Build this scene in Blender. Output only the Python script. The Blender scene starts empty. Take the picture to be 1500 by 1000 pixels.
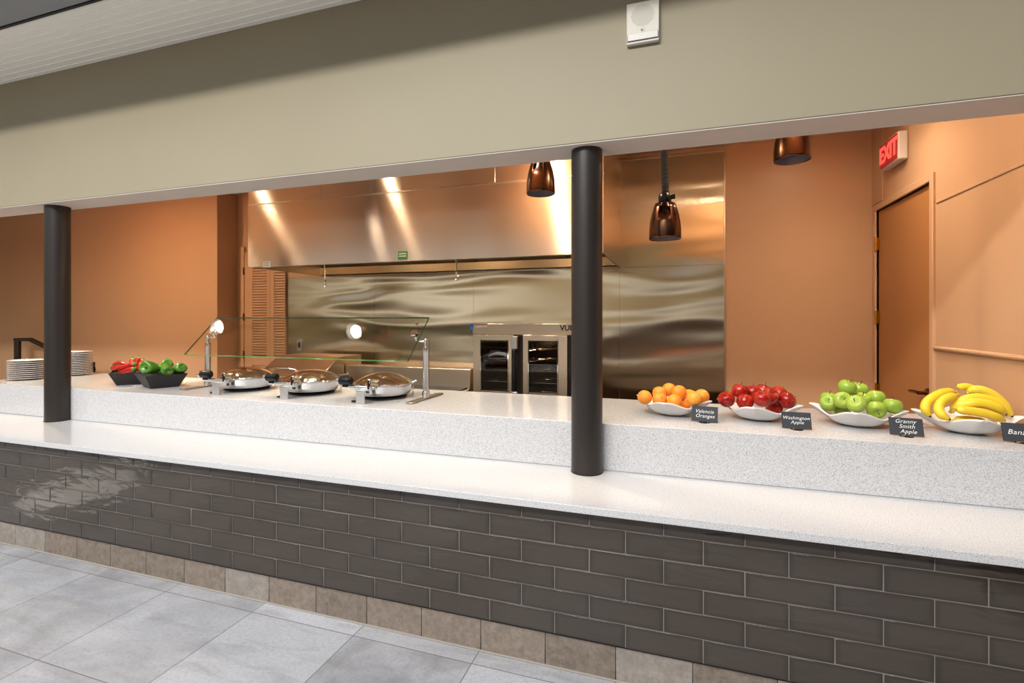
import bpy, bmesh, math, random
from mathutils import Vector, Matrix
random.seed(7)
S = bpy.context.scene
C = S.collection
PI = math.pi

# ------------------------------------------------------------------ camera
F, YAW, HOR, CAMH = 735.85, 0.32141, 466.09, 1.54
cam_d = bpy.data.cameras.new('camera')
cam_d.sensor_fit = 'HORIZONTAL'
cam_d.sensor_width = 36.0
cam_d.lens = F / 1500 * 36.0
cam_d.shift_y = -(500 - HOR) / 1500.0
cam_d.clip_start = 0.05
cam = bpy.data.objects.new('camera', cam_d)
C.objects.link(cam)
cam.location = (0, 0, CAMH)
cam.rotation_euler = (PI / 2, 0, YAW)
S.camera = cam

# ------------------------------------------------------------------ colour management, world, large lights
S.view_settings.view_transform = 'Standard'
S.view_settings.look = 'None'
S.view_settings.gamma = 1.0
S.view_settings.use_curve_mapping = False
S.view_settings.exposure = 0.0
try:
    S.cycles.use_denoising = True
    S.cycles.max_bounces = 10
    S.cycles.sample_clamp_indirect = 6.0
    S.cycles.caustics_reflective = False
    S.cycles.caustics_refractive = False
except Exception:
    pass

W = bpy.data.worlds.new('sky_world')
S.world = W
W.use_nodes = True
W.node_tree.nodes['Background'].inputs[0].default_value = (0.84, 0.90, 1.0, 1)
W.node_tree.nodes['Background'].inputs[1].default_value = 0.66


def area_light(name, loc, target, sx, sy, power, col, shape='RECTANGLE', spread=None):
    d = bpy.data.lights.new(name, 'AREA')
    d.shape = shape
    d.size = sx
    if shape in ('RECTANGLE', 'ELLIPSE'):
        d.size_y = sy
    d.energy = power
    d.color = col
    if spread is not None:
        d.spread = spread
    o = bpy.data.objects.new(name, d)
    C.objects.link(o)
    o.location = loc
    v = Vector(target) - Vector(loc)
    o.rotation_euler = v.to_track_quat('-Z', 'Y').to_euler()
    return o


DAY = (1.0, 0.97, 0.92)
WARM = (1.0, 0.77, 0.52)
# clerestory daylight of the atrium behind the camera, and the skylight over it
area_light('clerestory_daylight', (-3.0, -5.2, 7.0), (-2.2, 2.4, 1.2), 6.0, 0.6, 780, DAY)
area_light('skylight_daylight', (-2.8, -1.2, 6.2), (-2.6, 0.6, 0.0), 7.0, 3.0, 320, (0.93, 0.96, 1.0))

sp_d = bpy.data.lights.new('sun_patch_light', 'SPOT')
sp_d.energy = 14000
sp_d.spot_size = math.radians(5.6)
sp_d.spot_blend = 0.08
sp_d.color = (1.0, 0.93, 0.80)
sp_o = bpy.data.objects.new('sun_patch_light', sp_d)
C.objects.link(sp_o)
sp_o.location = (-8.0, -3.6, 6.2)
sp_o.rotation_euler = (Vector((-5.15, 1.2, 0)) - sp_o.location).to_track_quat('-Z', 'Y').to_euler()

# ------------------------------------------------------------------ helpers: pixel rays (for measuring places off the photograph)
CT, ST = math.cos(YAW), math.sin(YAW)


def ray(px, py):
    u = (px - 750) / F
    v = (HOR - py) / F
    return Vector((u * CT - ST, u * ST + CT, v))


def at(px, py, Y):
    d = ray(px, py)
    s = Y / d.y
    return Vector((d.x * s, Y, CAMH + d.z * s))


def atx(px, py, X):
    d = ray(px, py)
    s = X / d.x
    return Vector((X, d.y * s, CAMH + d.z * s))


def atz(px, py, Z):
    d = ray(px, py)
    s = (Z - CAMH) / d.z
    return Vector((d.x * s, d.y * s, Z))


# ------------------------------------------------------------------ helpers: materials
def lin(h):
    h = h.lstrip('#')
    r = []
    for i in (0, 2, 4):
        c = int(h[i:i + 2], 16) / 255
        r.append(c / 12.92 if c <= 0.04045 else ((c + 0.055) / 1.055) ** 2.4)
    return (r[0], r[1], r[2], 1)


def mat(name, col=None, rough=0.5, metal=0.0, spec=0.5, emit=None, estr=0.0, coat=0.0, trans=0.0, ior=1.45):
    m = bpy.data.materials.new(name)
    m.use_nodes = True
    b = m.node_tree.nodes['Principled BSDF']
    if col is not None:
        b.inputs['Base Color'].default_value = lin(col) if isinstance(col, str) else (*col[:3], 1)
    b.inputs['Roughness'].default_value = rough
    b.inputs['Metallic'].default_value = metal
    b.inputs['Specular IOR Level'].default_value = spec
    b.inputs['Coat Weight'].default_value = coat
    b.inputs['Transmission Weight'].default_value = trans
    b.inputs['IOR'].default_value = ior
    if emit is not None:
        b.inputs['Emission Color'].default_value = lin(emit) if isinstance(emit, str) else (*emit[:3], 1)
        b.inputs['Emission Strength'].default_value = estr
    m['b'] = 1
    return m


def N(m, t, **kw):
    n = m.node_tree.nodes.new(t)
    for k, v in kw.items():
        setattr(n, k, v)
    return n


def L(m, a, b):
    m.node_tree.links.new(a, b)


def P(m):
    return m.node_tree.nodes['Principled BSDF']


def mapping(m, scale=(1, 1, 1), loc=(0, 0, 0), rot=(0, 0, 0), coord='Object'):
    tc = N(m, 'ShaderNodeTexCoord')
    mp = N(m, 'ShaderNodeMapping')
    mp.inputs['Scale'].default_value = scale
    mp.inputs['Location'].default_value = loc
    mp.inputs['Rotation'].default_value = rot
    L(m, tc.outputs[coord], mp.inputs['Vector'])
    return mp.outputs['Vector']


def noise(m, vec, scale=5, detail=3, rough=0.5, dist=0.0):
    n = N(m, 'ShaderNodeTexNoise')
    n.inputs['Scale'].default_value = scale
    n.inputs['Detail'].default_value = detail
    n.inputs['Roughness'].default_value = rough
    n.inputs['Distortion'].default_value = dist
    if vec is not None:
        L(m, vec, n.inputs['Vector'])
    return n.outputs['Fac']


def ramp(m, fac, stops, interp='LINEAR'):
    r = N(m, 'ShaderNodeValToRGB')
    r.color_ramp.interpolation = interp
    el = r.color_ramp.elements
    while len(el) > 1:
        el.remove(el[-1])
    el[0].position = stops[0][0]
    el[0].color = lin(stops[0][1]) if isinstance(stops[0][1], str) else stops[0][1]
    for p, c in stops[1:]:
        e = el.new(p)
        e.color = lin(c) if isinstance(c, str) else c
    L(m, fac, r.inputs['Fac'])
    return r.outputs['Color']


def mixc(m, fac, a, b, blend='MIX'):
    n = N(m, 'ShaderNodeMix', data_type='RGBA', blend_type=blend)
    for s, v in ((n.inputs[0], fac), (n.inputs[6], a), (n.inputs[7], b)):
        if hasattr(v, 'is_output') or isinstance(v, bpy.types.NodeSocket):
            L(m, v, s)
        elif isinstance(v, str):
            s.default_value = lin(v)
        else:
            s.default_value = v
    return n.outputs[2]


def bump(m, h, strength=0.2, dist=0.01, prev=None):
    b = N(m, 'ShaderNodeBump')
    b.inputs['Strength'].default_value = strength
    b.inputs['Distance'].default_value = dist
    L(m, h, b.inputs['Height'])
    if prev is not None:
        L(m, prev, b.inputs['Normal'])
    return b.outputs['Normal']


def paint(name, col, rough=0.5, spec=0.4, var=0.06):
    m = mat(name, col, rough, spec=spec)
    v = mapping(m)
    n1 = noise(m, v, 1.3, 4)
    c = mixc(m, n1, tuple(x * (1 - var) for x in lin(col)[:3]) + (1,), tuple(min(1, x * (1 + var)) for x in lin(col)[:3]) + (1,))
    L(m, c, P(m).inputs['Base Color'])
    n2 = noise(m, v, 220, 2)
    L(m, bump(m, n2, 0.08, 0.002), P(m).inputs['Normal'])
    return m


M = {}
M['header'] = paint('khaki_wall_paint', '#988f78', 0.55)
M['header_under'] = paint('pale_soffit_paint', '#d2c9be', 0.6)
M['orange'] = paint('tan_orange_wall_paint', '#c59b77', 0.38, 0.5)
M['orange_door'] = paint('tan_brown_door_paint', '#a87142', 0.45, 0.4)
M['ceiling'] = paint('tan_ceiling_paint', '#d2b08c', 0.7)
M['white'] = mat('white_plastic', '#c9c5b8', 0.4)
M['white_paint'] = mat('white_beadboard_paint', '#efece4', 0.45)
M['black_metal'] = mat('black_metal', '#1a1a1a', 0.4, 0.3)
M['cream_wall'] = paint('cream_wall_paint', '#c2ad80', 0.6)
M['dark_wood'] = paint('dark_brown_wood', '#3a2316', 0.5)
M['grey_panel'] = mat('grey_metal_panel', '#8a8e92', 0.5, 0.2)
M['black_plastic'] = mat('black_plastic', '#0d0d0e', 0.25)
M['black_matte'] = mat('black_matte_ceramic', '#1f1e1f', 0.55)
M['chrome'] = mat('polished_steel', (0.78, 0.77, 0.75), 0.07, 1.0)
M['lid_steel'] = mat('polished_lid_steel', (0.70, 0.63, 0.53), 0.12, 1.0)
M['leg_steel'] = mat('satin_leg_steel', (0.80, 0.80, 0.78), 0.42, 1.0)
M['foot_metal'] = mat('satin_bronze_foot', (0.42, 0.36, 0.30), 0.35, 1.0)
M['brass'] = mat('brass', '#d0a040', 0.25, 1.0)
M['dark_brass'] = mat('aged_bronze_metal', '#7a4526', 0.3, 1.0)
M['column'] = mat('dark_bronze_column_paint', '#332e2b', 0.33, 0.25)
M['rail'] = mat('dark_rail_paint', '#1d0e0c', 0.4)
M['bronze'] = mat('bronze_lacquer', '#5d3f2e', 0.22, 1.0)
M['lining'] = mat('lamp_lining', '#b8bcc4', 0.35, 0.8)
M['porcelain'] = mat('white_porcelain', '#e9e6e2', 0.12, coat=0.4)
M['slate'] = mat('slate_card', '#2c3036', 0.7)
M['chalk'] = mat('white_chalk', '#eeeeec', 0.9)
M['plastic_clear'] = mat('clear_acrylic', '#ffffff', 0.05, trans=1.0, ior=1.45)
M['red_sign'] = mat('red_sign_glow', '#ff5a50', 0.5, emit='#ff5048', estr=1.1)
M['pink_face'] = mat('sign_face', '#8c2a26', 0.5, emit='#e02a24', estr=0.22)
M['sign_body'] = mat('sign_housing', '#d8ccc4', 0.45)
M['green_tag'] = mat('green_tag', '#3f8a3a', 0.6)
M['blue_tag'] = mat('blue_tag', '#3a6fc0', 0.6)
M['red_tag'] = mat('red_tag', '#a83224', 0.6)
M['lamp_glow'] = mat('downlight_glow', '#ffffff', 0.5, emit=(1.0, 0.80, 0.55), estr=420.0)
M['hood_glow'] = mat('hood_lamp_glow', '#ffffff', 0.5, emit=(1.0, 0.82, 0.58), estr=14.0)
M['bulb_glow'] = mat('lit_bulb_glow', '#ffffff', 0.5, emit=(1.0, 0.86, 0.68), estr=30.0)
M['bulb_off'] = mat('unlit_red_bulb', '#5a1210', 0.2)
M['grout'] = mat('grey_grout', '#7b736c', 0.85)
M['dark_inside'] = mat('oven_enamel', '#241d18', 0.3)
M['leaf_green'] = mat('green_stem', '#5f7d2a', 0.5)
M['stem_brown'] = mat('brown_stem', '#4a3318', 0.7)
M['banana_tip'] = mat('banana_dark_tip', '#3b2a14', 0.7)
M['banana_stem'] = mat('banana_stem', '#b59a2c', 0.55)


def steel(name, col, rough, warp=0.25, warp_scale=(0.35, 0.35, 2.2), aniso=0.85, rot=0.0, grain=0.0):
    """Horizontally brushed sheet: grooves along X, so highlights smear up and down (tangent = up, from the mesh's map)."""
    m = mat(name, col, rough, 1.0)
    tg = N(m, 'ShaderNodeTangent', direction_type='UV_MAP', uv_map='brush')
    L(m, tg.outputs[0], P(m).inputs['Tangent'])
    P(m).inputs['Anisotropic'].default_value = aniso
    P(m).inputs['Anisotropic Rotation'].default_value = rot
    if warp:
        w = noise(m, mapping(m, warp_scale), 1.0, 1, 0.5, 0.4)
        L(m, bump(m, w, warp, 0.05), P(m).inputs['Normal'])
    n = noise(m, mapping(m, (0.8, 0.8, 160.0)), 1.0, 2, 0.6)
    L(m, ramp(m, n, [(0.3, (rough * (1 - grain),) * 3 + (1,)), (0.7, (rough * (1 + grain),) * 3 + (1,))]), P(m).inputs['Roughness'])
    return m


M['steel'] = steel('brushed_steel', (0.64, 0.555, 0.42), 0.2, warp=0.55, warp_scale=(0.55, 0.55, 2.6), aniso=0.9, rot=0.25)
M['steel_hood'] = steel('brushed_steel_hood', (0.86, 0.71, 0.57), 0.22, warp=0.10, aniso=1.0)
M['steel_plain'] = steel('brushed_steel_plain', (0.60, 0.49, 0.37), 0.28, warp=0.0, aniso=0.5)
M['steel_dark'] = steel('aged_hood_steel', (0.40, 0.30, 0.19), 0.34, warp=0.0, aniso=0.4)  # darker, browner steel for the parts inside the hood
M['steel_post'] = mat('satin_steel_post', (0.70, 0.69, 0.67), 0.25, 1.0)


def quartz():
    m = mat('speckled_white_quartz', '#e4e3e3', 0.16, spec=0.5, coat=0.25)
    v = mapping(m)
    a = noise(m, v, 260, 2, 0.6)
    c1 = ramp(m, a, [(0.30, '#8a8886'), (0.44, '#c6c5c5'), (0.62, '#d6d5d5')])
    vo = N(m, 'ShaderNodeTexVoronoi')
    vo.inputs['Scale'].default_value = 130
    L(m, v, vo.inputs['Vector'])
    sp = ramp(m, vo.outputs['Distance'], [(0.0, (1, 1, 1, 1)), (0.13, (1, 1, 1, 1)), (0.2, (0, 0, 0, 1))])
    hs = N(m, 'ShaderNodeSeparateColor')
    L(m, vo.outputs['Color'], hs.inputs[0])
    gt = N(m, 'ShaderNodeMath', operation='GREATER_THAN')
    L(m, hs.outputs[0], gt.inputs[0])
    gt.inputs[1].default_value = 0.62
    mu = N(m, 'ShaderNodeMath', operation='MULTIPLY')
    L(m, gt.outputs[0], mu.inputs[0])
    L(m, sp, mu.inputs[1])
    c2 = mixc(m, mu.outputs[0], c1, '#6b6865')
    L(m, c2, P(m).inputs['Base Color'])
    return m


M['quartz'] = quartz()


def tile_glaze():
    m = mat('dark_glazed_tile', '#4a423d', 0.13, coat=0.2)
    v = mapping(m)
    n = noise(m, v, 2.2, 4)
    ns = noise(m, mapping(m, (3.5, 3.5, 26)), 1.0, 3)
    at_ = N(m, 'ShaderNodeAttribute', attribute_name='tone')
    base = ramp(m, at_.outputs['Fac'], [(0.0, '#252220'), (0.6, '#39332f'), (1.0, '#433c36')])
    c = mixc(m, ns, base, '#473f38', 'MIX')
    c = mixc(m, 0.45, base, c)
    c = mixc(m, n, c, mixc(m, 0.25, c, '#51473b'))
    L(m, c, P(m).inputs['Base Color'])
    w = noise(m, mapping(m, (5, 5, 14)), 1.0, 2, 0.5, 0.6)
    L(m, bump(m, w, 0.4, 0.014), P(m).inputs['Normal'])
    rr = ramp(m, ns, [(0.3, (0.07,) * 3 + (1,)), (0.7, (0.16,) * 3 + (1,))])
    L(m, rr, P(m).inputs['Roughness'])
    return m


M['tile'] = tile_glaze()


def stone_base():
    m = mat('tan_stone_tile', '#a08a76', 0.7)
    v = mapping(m)
    at_ = N(m, 'ShaderNodeAttribute', attribute_name='tone')
    base = ramp(m, at_.outputs['Fac'], [(0.0, '#6b5e52'), (0.5, '#807163'), (0.8, '#8b7e70'), (1.0, '#959089')])
    n1 = noise(m, v, 34, 6, 0.7)
    n2 = noise(m, v, 7, 4)
    c = mixc(m, ramp(m, n1, [(0.35, (0, 0, 0, 1)), (0.7, (1, 1, 1, 1))]), mixc(m, 0.35, base, '#5d5349'), mixc(m, 0.25, base, '#c4bbb0'))
    c = mixc(m, ramp(m, n2, [(0.4, (0, 0, 0, 1)), (0.7, (0.4, 0.4, 0.4, 1))]), c, '#85766a')
    L(m, c, P(m).inputs['Base Color'])
    L(m, bump(m, n1, 0.25, 0.004), P(m).inputs['Normal'])
    return m


M['stone'] = stone_base()


def floor_mat():
    m = mat('grey_stone_floor_tile', '#a9a9ab', 0.42, spec=0.4)
    v = mapping(m)
    # one tone per tile, thin grout lines
    br = N(m, 'ShaderNodeTexBrick')
    br.offset = 0.0
    br.squash = 1.0
    for k, val in (('Scale', 1.0), ('Mortar Size', 0.0022), ('Mortar Smooth', 0.1), ('Bias', 0.0), ('Brick Width', 0.623), ('Row Height', 0.597)):
        br.inputs[k].default_value = val
    br.inputs['Color1'].default_value = (0, 0, 0, 1)
    br.inputs['Color2'].default_value = (1, 1, 1, 1)
    br.inputs['Mortar'].default_value = (0.5, 0.5, 0.5, 1)
    mp2 = N(m, 'ShaderNodeMapping')
    mp2.inputs['Location'].default_value = (3.371 + 0.623 * 12, -2.07 + 0.597 * 14, 0)
    L(m, v, mp2.inputs['Vector'])
    L(m, mp2.outputs[0], br.inputs['Vector'])
    tone = ramp(m, br.outputs['Color'], [(0.0, '#868586'), (0.35, '#9b9a9c'), (0.7, '#b3b3b6'), (1.0, '#d2d2d7')])
    n1 = noise(m, v, 3.2, 8, 0.62, 0.5)
    n2 = noise(m, v, 60, 6, 0.75)
    n3 = noise(m, mapping(m, (1.5, 5.5, 1), rot=(0, 0, 0.5)), 1.6, 6, 0.6, 0.8)
    c = mixc(m, ramp(m, n1, [(0.38, (0, 0, 0, 1)), (0.66, (0.75, 0.75, 0.75, 1))]), tone, '#bab9bc')
    c = mixc(m, ramp(m, n2, [(0.45, (0.0, 0.0, 0.0, 1)), (0.75, (0.5, 0.5, 0.5, 1))]), c, '#7b7978')
    c = mixc(m, ramp(m, n3, [(0.5, (0, 0, 0, 1)), (0.72, (0.45, 0.45, 0.45, 1))]), c, '#7f7d7d')
    c = mixc(m, br.outputs['Fac'], c, '#6c6a68')
    L(m, c, P(m).inputs['Base Color'])
    L(m, bump(m, n2, 0.06, 0.004), P(m).inputs['Normal'])
    return m


M['floor'] = floor_mat()


def fruit_mat(name, stops, rough, streak=None, pores=0.0, freckle=None):
    m = mat(name, stops[0][1], rough, spec=0.5)
    oi = N(m, 'ShaderNodeObjectInfo')
    v = mapping(m, coord='Object')
    off = N(m, 'ShaderNodeVectorMath', operation='ADD')
    cx = N(m, 'ShaderNodeCombineXYZ')
    L(m, oi.outputs['Random'], cx.inputs[0])
    L(m, oi.outputs['Random'], cx.inputs[1])
    L(m, v, off.inputs[0])
    L(m, cx.outputs[0], off.inputs[1])
    n1 = noise(m, off.outputs[0], 18, 2)
    mx = N(m, 'ShaderNodeMath', operation='ADD')
    sc = N(m, 'ShaderNodeMath', operation='MULTIPLY')
    L(m, oi.outputs['Random'], sc.inputs[0])
    sc.inputs[1].default_value = 0.5
    L(m, sc.outputs[0], mx.inputs[0])
    sb = N(m, 'ShaderNodeMath', operation='SUBTRACT')
    L(m, n1, sb.inputs[0])
    sb.inputs[1].default_value = 0.25
    L(m, sb.outputs[0], mx.inputs[1])
    c = ramp(m, mx.outputs[0], stops)
    if streak:
        n2 = noise(m, mapping(m, (60, 60, 7)), 1.0, 3)
        c = mixc(m, ramp(m, n2, [(0.5, (0, 0, 0, 1)), (0.75, (0.5, 0.5, 0.5, 1))]), c, streak)
    if freckle:
        n4 = noise(m, off.outputs[0], 330, 1)
        c = mixc(m, ramp(m, n4, [(0.68, (0, 0, 0, 1)), (0.76, (0.7, 0.7, 0.7, 1))]), c, freckle)
    L(m, c, P(m).inputs['Base Color'])
    if pores:
        n3 = noise(m, v, 420, 2)
        L(m, bump(m, n3, pores, 0.002), P(m).inputs['Normal'])
    return m


M['orange_peel'] = fruit_mat('orange_peel', [(0.0, '#efa63c'), (0.4, '#ee942e'), (1.0, '#e87820')], 0.42, pores=0.35)
M['red_apple'] = fruit_mat('red_apple_skin', [(0.0, '#7d0f10'), (0.55, '#96140f'), (1.0, '#b52b15')], 0.14, streak='#c8552c', freckle='#c98a62')
M['green_apple'] = fruit_mat('green_apple_skin', [(0.0, '#7f9c36'), (0.5, '#93ad40'), (1.0, '#adbb55')], 0.2, freckle='#d3dc96')
M['banana'] = fruit_mat('banana_peel', [(0.0, '#e2bd27'), (0.55, '#e6c636'), (1.0, '#d8c43a')], 0.45, freckle='#a5852a')
M['bell_pepper'] = fruit_mat('green_pepper_skin', [(0.0, '#2c5f1a'), (0.5, '#4b7f26'), (1.0, '#86a648')], 0.14)
M['red_pepper'] = fruit_mat('red_pepper_skin', [(0.0, '#8a1311'), (0.5, '#a01a14'), (1.0, '#b93020')], 0.16)


def glass_mat(name, tint, refl=1.0, rough=0.0):
    m = bpy.data.materials.new(name)
    m.use_nodes = True
    nt = m.node_tree
    nt.nodes.clear()
    out = N(m, 'ShaderNodeOutputMaterial')
    tr = N(m, 'ShaderNodeBsdfTransparent')
    tr.inputs[0].default_value = (*tint, 1)
    gl = N(m, 'ShaderNodeBsdfGlossy')
    gl.inputs['Roughness'].default_value = rough
    lw = N(m, 'ShaderNodeLayerWeight')
    pw = N(m, 'ShaderNodeMath', operation='POWER')
    L(m, lw.outputs['Facing'], pw.inputs[0])
    pw.inputs[1].default_value = 5.0
    lw.inputs['Blend'].default_value = 0.5
    mu = N(m, 'ShaderNodeMath', operation='MULTIPLY_ADD')
    L(m, pw.outputs[0], mu.inputs[0])
    mu.inputs[1].default_value = 0.9 * refl
    mu.inputs[2].default_value = 0.04 * refl
    mx = N(m, 'ShaderNodeMixShader')
    L(m, mu.outputs[0], mx.inputs[0])
    L(m, tr.outputs[0], mx.inputs[1])
    L(m, gl.outputs[0], mx.inputs[2])
    L(m, mx.outputs[0], out.inputs[0])
    return m


M['glass'] = glass_mat('guard_glass', (0.955, 0.975, 0.955), 1.0)
M['glass_edge'] = mat('green_glass_edge', '#39573c', 0.06, spec=0.8)
M['glass_edge_low'] = mat('bright_green_glass_edge', '#6fae5c', 0.1, spec=0.8)  # light caught in the lower edge, painted as a brighter green
M['oven_glass'] = glass_mat('dark_oven_glass', (0.45, 0.42, 0.38), 1.6)


# ------------------------------------------------------------------ helpers: meshes
class MB:
    def __init__(s):
        s.v = []
        s.f = []
        s.tone = []

    def add(s, vs, fs, tone=0.5):
        o = len(s.v)
        s.v += [tuple(x) for x in vs]
        s.f += [tuple(i + o for i in f) for f in fs]
        s.tone += [tone] * len(vs)
        return s

    def box(s, x0, y0, z0, x1, y1, z1, tone=0.5):
        v = [(x0, y0, z0), (x1, y0, z0), (x1, y1, z0), (x0, y1, z0), (x0, y0, z1), (x1, y0, z1), (x1, y1, z1), (x0, y1, z1)]
        return s.add(v, [(0, 3, 2, 1), (4, 5, 6, 7), (0, 1, 5, 4), (1, 2, 6, 5), (2, 3, 7, 6), (3, 0, 4, 7)], tone)

    def hexa(s, v, tone=0.5):
        return s.add(v, [(0, 3, 2, 1), (4, 5, 6, 7), (0, 1, 5, 4), (1, 2, 6, 5), (2, 3, 7, 6), (3, 0, 4, 7)], tone)

    def tube(s, pts, rad, n=16, cap=True, up=None):
        pts = [Vector(p) for p in pts]
        if not hasattr(rad, '__len__'):
            rad = [rad] * len(pts)
        o = len(s.v)
        vs = []
        prev = None
        for i, p in enumerate(pts):
            a = pts[max(i - 1, 0)]
            b = pts[min(i + 1, len(pts) - 1)]
            t = (b - a).normalized()
            if prev is None:
                r = Vector((0, 0, 1)) if abs(t.z) < 0.9 else Vector((1, 0, 0))
                u = t.cross(r).normalized()
            else:
                u = (prev - t * prev.dot(t)).normalized()
            prev = u
            w = t.cross(u)
            for k in range(n):
                a_ = 2 * PI * k / n
                vs.append(p + (u * math.cos(a_) + w * math.sin(a_)) * rad[i])
        fs = []
        for i in range(len(pts) - 1):
            for k in range(n):
                k2 = (k + 1) % n
                fs.append((i * n + k, i * n + k2, (i + 1) * n + k2, (i + 1) * n + k))
        if cap:
            fs.append(tuple(range(n - 1, -1, -1)))
            e = (len(pts) - 1) * n
            fs.append(tuple(range(e, e + n)))
        return s.add(vs, fs)

    def cyl(s, p0, p1, r0, r1=None, n=32):
        return s.tube([p0, p1], [r0, r0 if r1 is None else r1], n)

    def lathe(s, prof, c=(0, 0, 0), n=48, fn=None, skip=None):
        """prof: list of (r, z) from one end to the other; r = 0 closes an end."""
        c = Vector(c)
        idx = []
        vs = []
        for r, z in prof:
            if r < 1e-6:
                idx.append([len(vs)] * n)
                vs.append(c + Vector((0, 0, z)))
            else:
                row = []
                for k in range(n):
                    a = 2 * PI * k / n
                    rr, zz = (r, z) if fn is None else fn(r, z, a)
                    row.append(len(vs))
                    vs.append(c + Vector((rr * math.cos(a), rr * math.sin(a), zz)))
                idx.append(row)
        fs = []
        for i in range(len(prof) - 1):
            for k in range(n):
                if skip is not None and skip(i, 2 * PI * (k + 0.5) / n):
                    continue
                k2 = (k + 1) % n
                f = [idx[i][k], idx[i][k2], idx[i + 1][k2], idx[i + 1][k]]
                g = []
                for q in f:
                    if q not in g:
                        g.append(q)
                if len(g) > 2:
                    fs.append(tuple(g))
        return s.add(vs, fs)

    def build(s, name, m, parent=None, bevel=0.0, seg=2, smooth=35, sub=0, loc=None, solid=0.0, fix=True):
        me = bpy.data.meshes.new(name)
        me.from_pydata(s.v, [], s.f)
        a = me.attributes.new('tone', 'FLOAT', 'POINT')
        for i, t in enumerate(s.tone):
            a.data[i].value = t
        if fix:
            bm = bmesh.new()
            bm.from_mesh(me)
            bmesh.ops.recalc_face_normals(bm, faces=bm.faces)
            bm.to_mesh(me)
            bm.free()
        me.materials.append(m)
        uv = me.uv_layers.new(name='brush')
        for lp in me.loops:
            w_ = me.vertices[lp.vertex_index].co
            uv.data[lp.index].uv = (w_.z, w_.x + w_.y)
        me.shade_smooth()
        if smooth < 180:
            me.set_sharp_from_angle(angle=math.radians(smooth))
        o = bpy.data.objects.new(name, me)
        C.objects.link(o)
        if parent is not None:
            o.parent = parent
            if loc is None:
                w = parent
                off = Vector((0, 0, 0))
                while w is not None:
                    off += w.location
                    w = w.parent
                o.location = -off          # mesh given in world coordinates
            else:
                o.location = loc
        elif loc is not None:
            o.location = loc
        if solid:
            md = o.modifiers.new('thickness', 'SOLIDIFY')
            md.thickness = solid
            md.offset = 0
        if bevel:
            md = o.modifiers.new('edge', 'BEVEL')
            md.width = bevel
            md.segments = seg
            md.limit_method = 'ANGLE'
            md.angle_limit = math.radians(40)
        if sub:
            md = o.modifiers.new('round', 'SUBSURF')
            md.levels = sub
            md.render_levels = sub
        return o


def tag(o, label=None, cat=None, group=None, kind=None):
    if label:
        o['label'] = label
    if cat:
        o['category'] = cat
    if group:
        o['group'] = group
    if kind:
        o['kind'] = kind
    return o


def thing(name, loc, label, cat, group=None, rz=0.0):
    o = bpy.data.objects.new(name, None)
    o.empty_display_size = 0.05
    C.objects.link(o)
    o.location = loc
    o.rotation_euler = (0, 0, rz)
    return tag(o, label, cat, group)


def struct(o):
    o['kind'] = 'structure'
    return o


def children_of(o):
    return [c for c in bpy.data.objects if c.parent == o]


def dup(o, parent=None):
    c = o.copy()
    C.objects.link(c)
    if parent is not None:
        c.parent = parent
    for ch in children_of(o):
        if ch != c:
            dup(ch, c)
    return c


def box(name, x0, y0, z0, x1, y1, z1, m, parent=None, bevel=0.0, seg=2, loc=None):
    return MB().box(min(x0, x1), min(y0, y1), min(z0, z1), max(x0, x1), max(y0, y1), max(z0, z1)).build(name, m, parent, bevel, seg, loc=loc)


def text(name, body, size, m, parent, loc, rot, extrude=0.0004, shear=0.0, align='CENTER', offset=0.0, space=1.0, line=1.0):
    cu = bpy.data.curves.new(name, 'FONT')
    cu.body = body
    cu.size = size
    cu.extrude = extrude
    cu.shear = shear
    cu.align_x = align
    cu.align_y = 'CENTER'
    cu.offset = offset
    cu.space_character = space
    cu.space_line = line
    cu.resolution_u = 3
    cu.materials.append(m)
    tmp = bpy.data.objects.new(name, cu)
    C.objects.link(tmp)
    bpy.context.view_layer.update()
    me = bpy.data.meshes.new_from_object(tmp.evaluated_get(bpy.context.evaluated_depsgraph_get()))
    bpy.data.objects.remove(tmp)
    bpy.data.curves.remove(cu)
    me.name = name
    if not me.materials:
        me.materials.append(m)
    o = bpy.data.objects.new(name, me)
    C.objects.link(o)
    o.parent = parent
    o.location = loc
    o.rotation_euler = rot
    return o


# ------------------------------------------------------------------ the place: measures (metres)
YW = 2.158            # face of the tiled knee wall
Y1 = 2.108            # front edge of the lower counter
ZL = 0.746            # lower counter top
YU = 2.645            # face of the upper counter
ZU = 0.99             # upper counter top
YK = 3.49             # kitchen-side edge of the upper counter
YH0, YH1, ZH = 2.478, 2.705, 2.412   # header front, back, underside
YB = 4.945            # back wall
XR = 1.54             # kitchen right wall
XE = -5.775           # left end of the counters
ZC = 3.10             # kitchen ceiling
ZS = 3.37             # dining soffit

# ------------------------------------------------------------------ structure
struct(box('floor', -13, -6.2, -0.1, 2.0, 6.2, 0.0, M['floor']))

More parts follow.
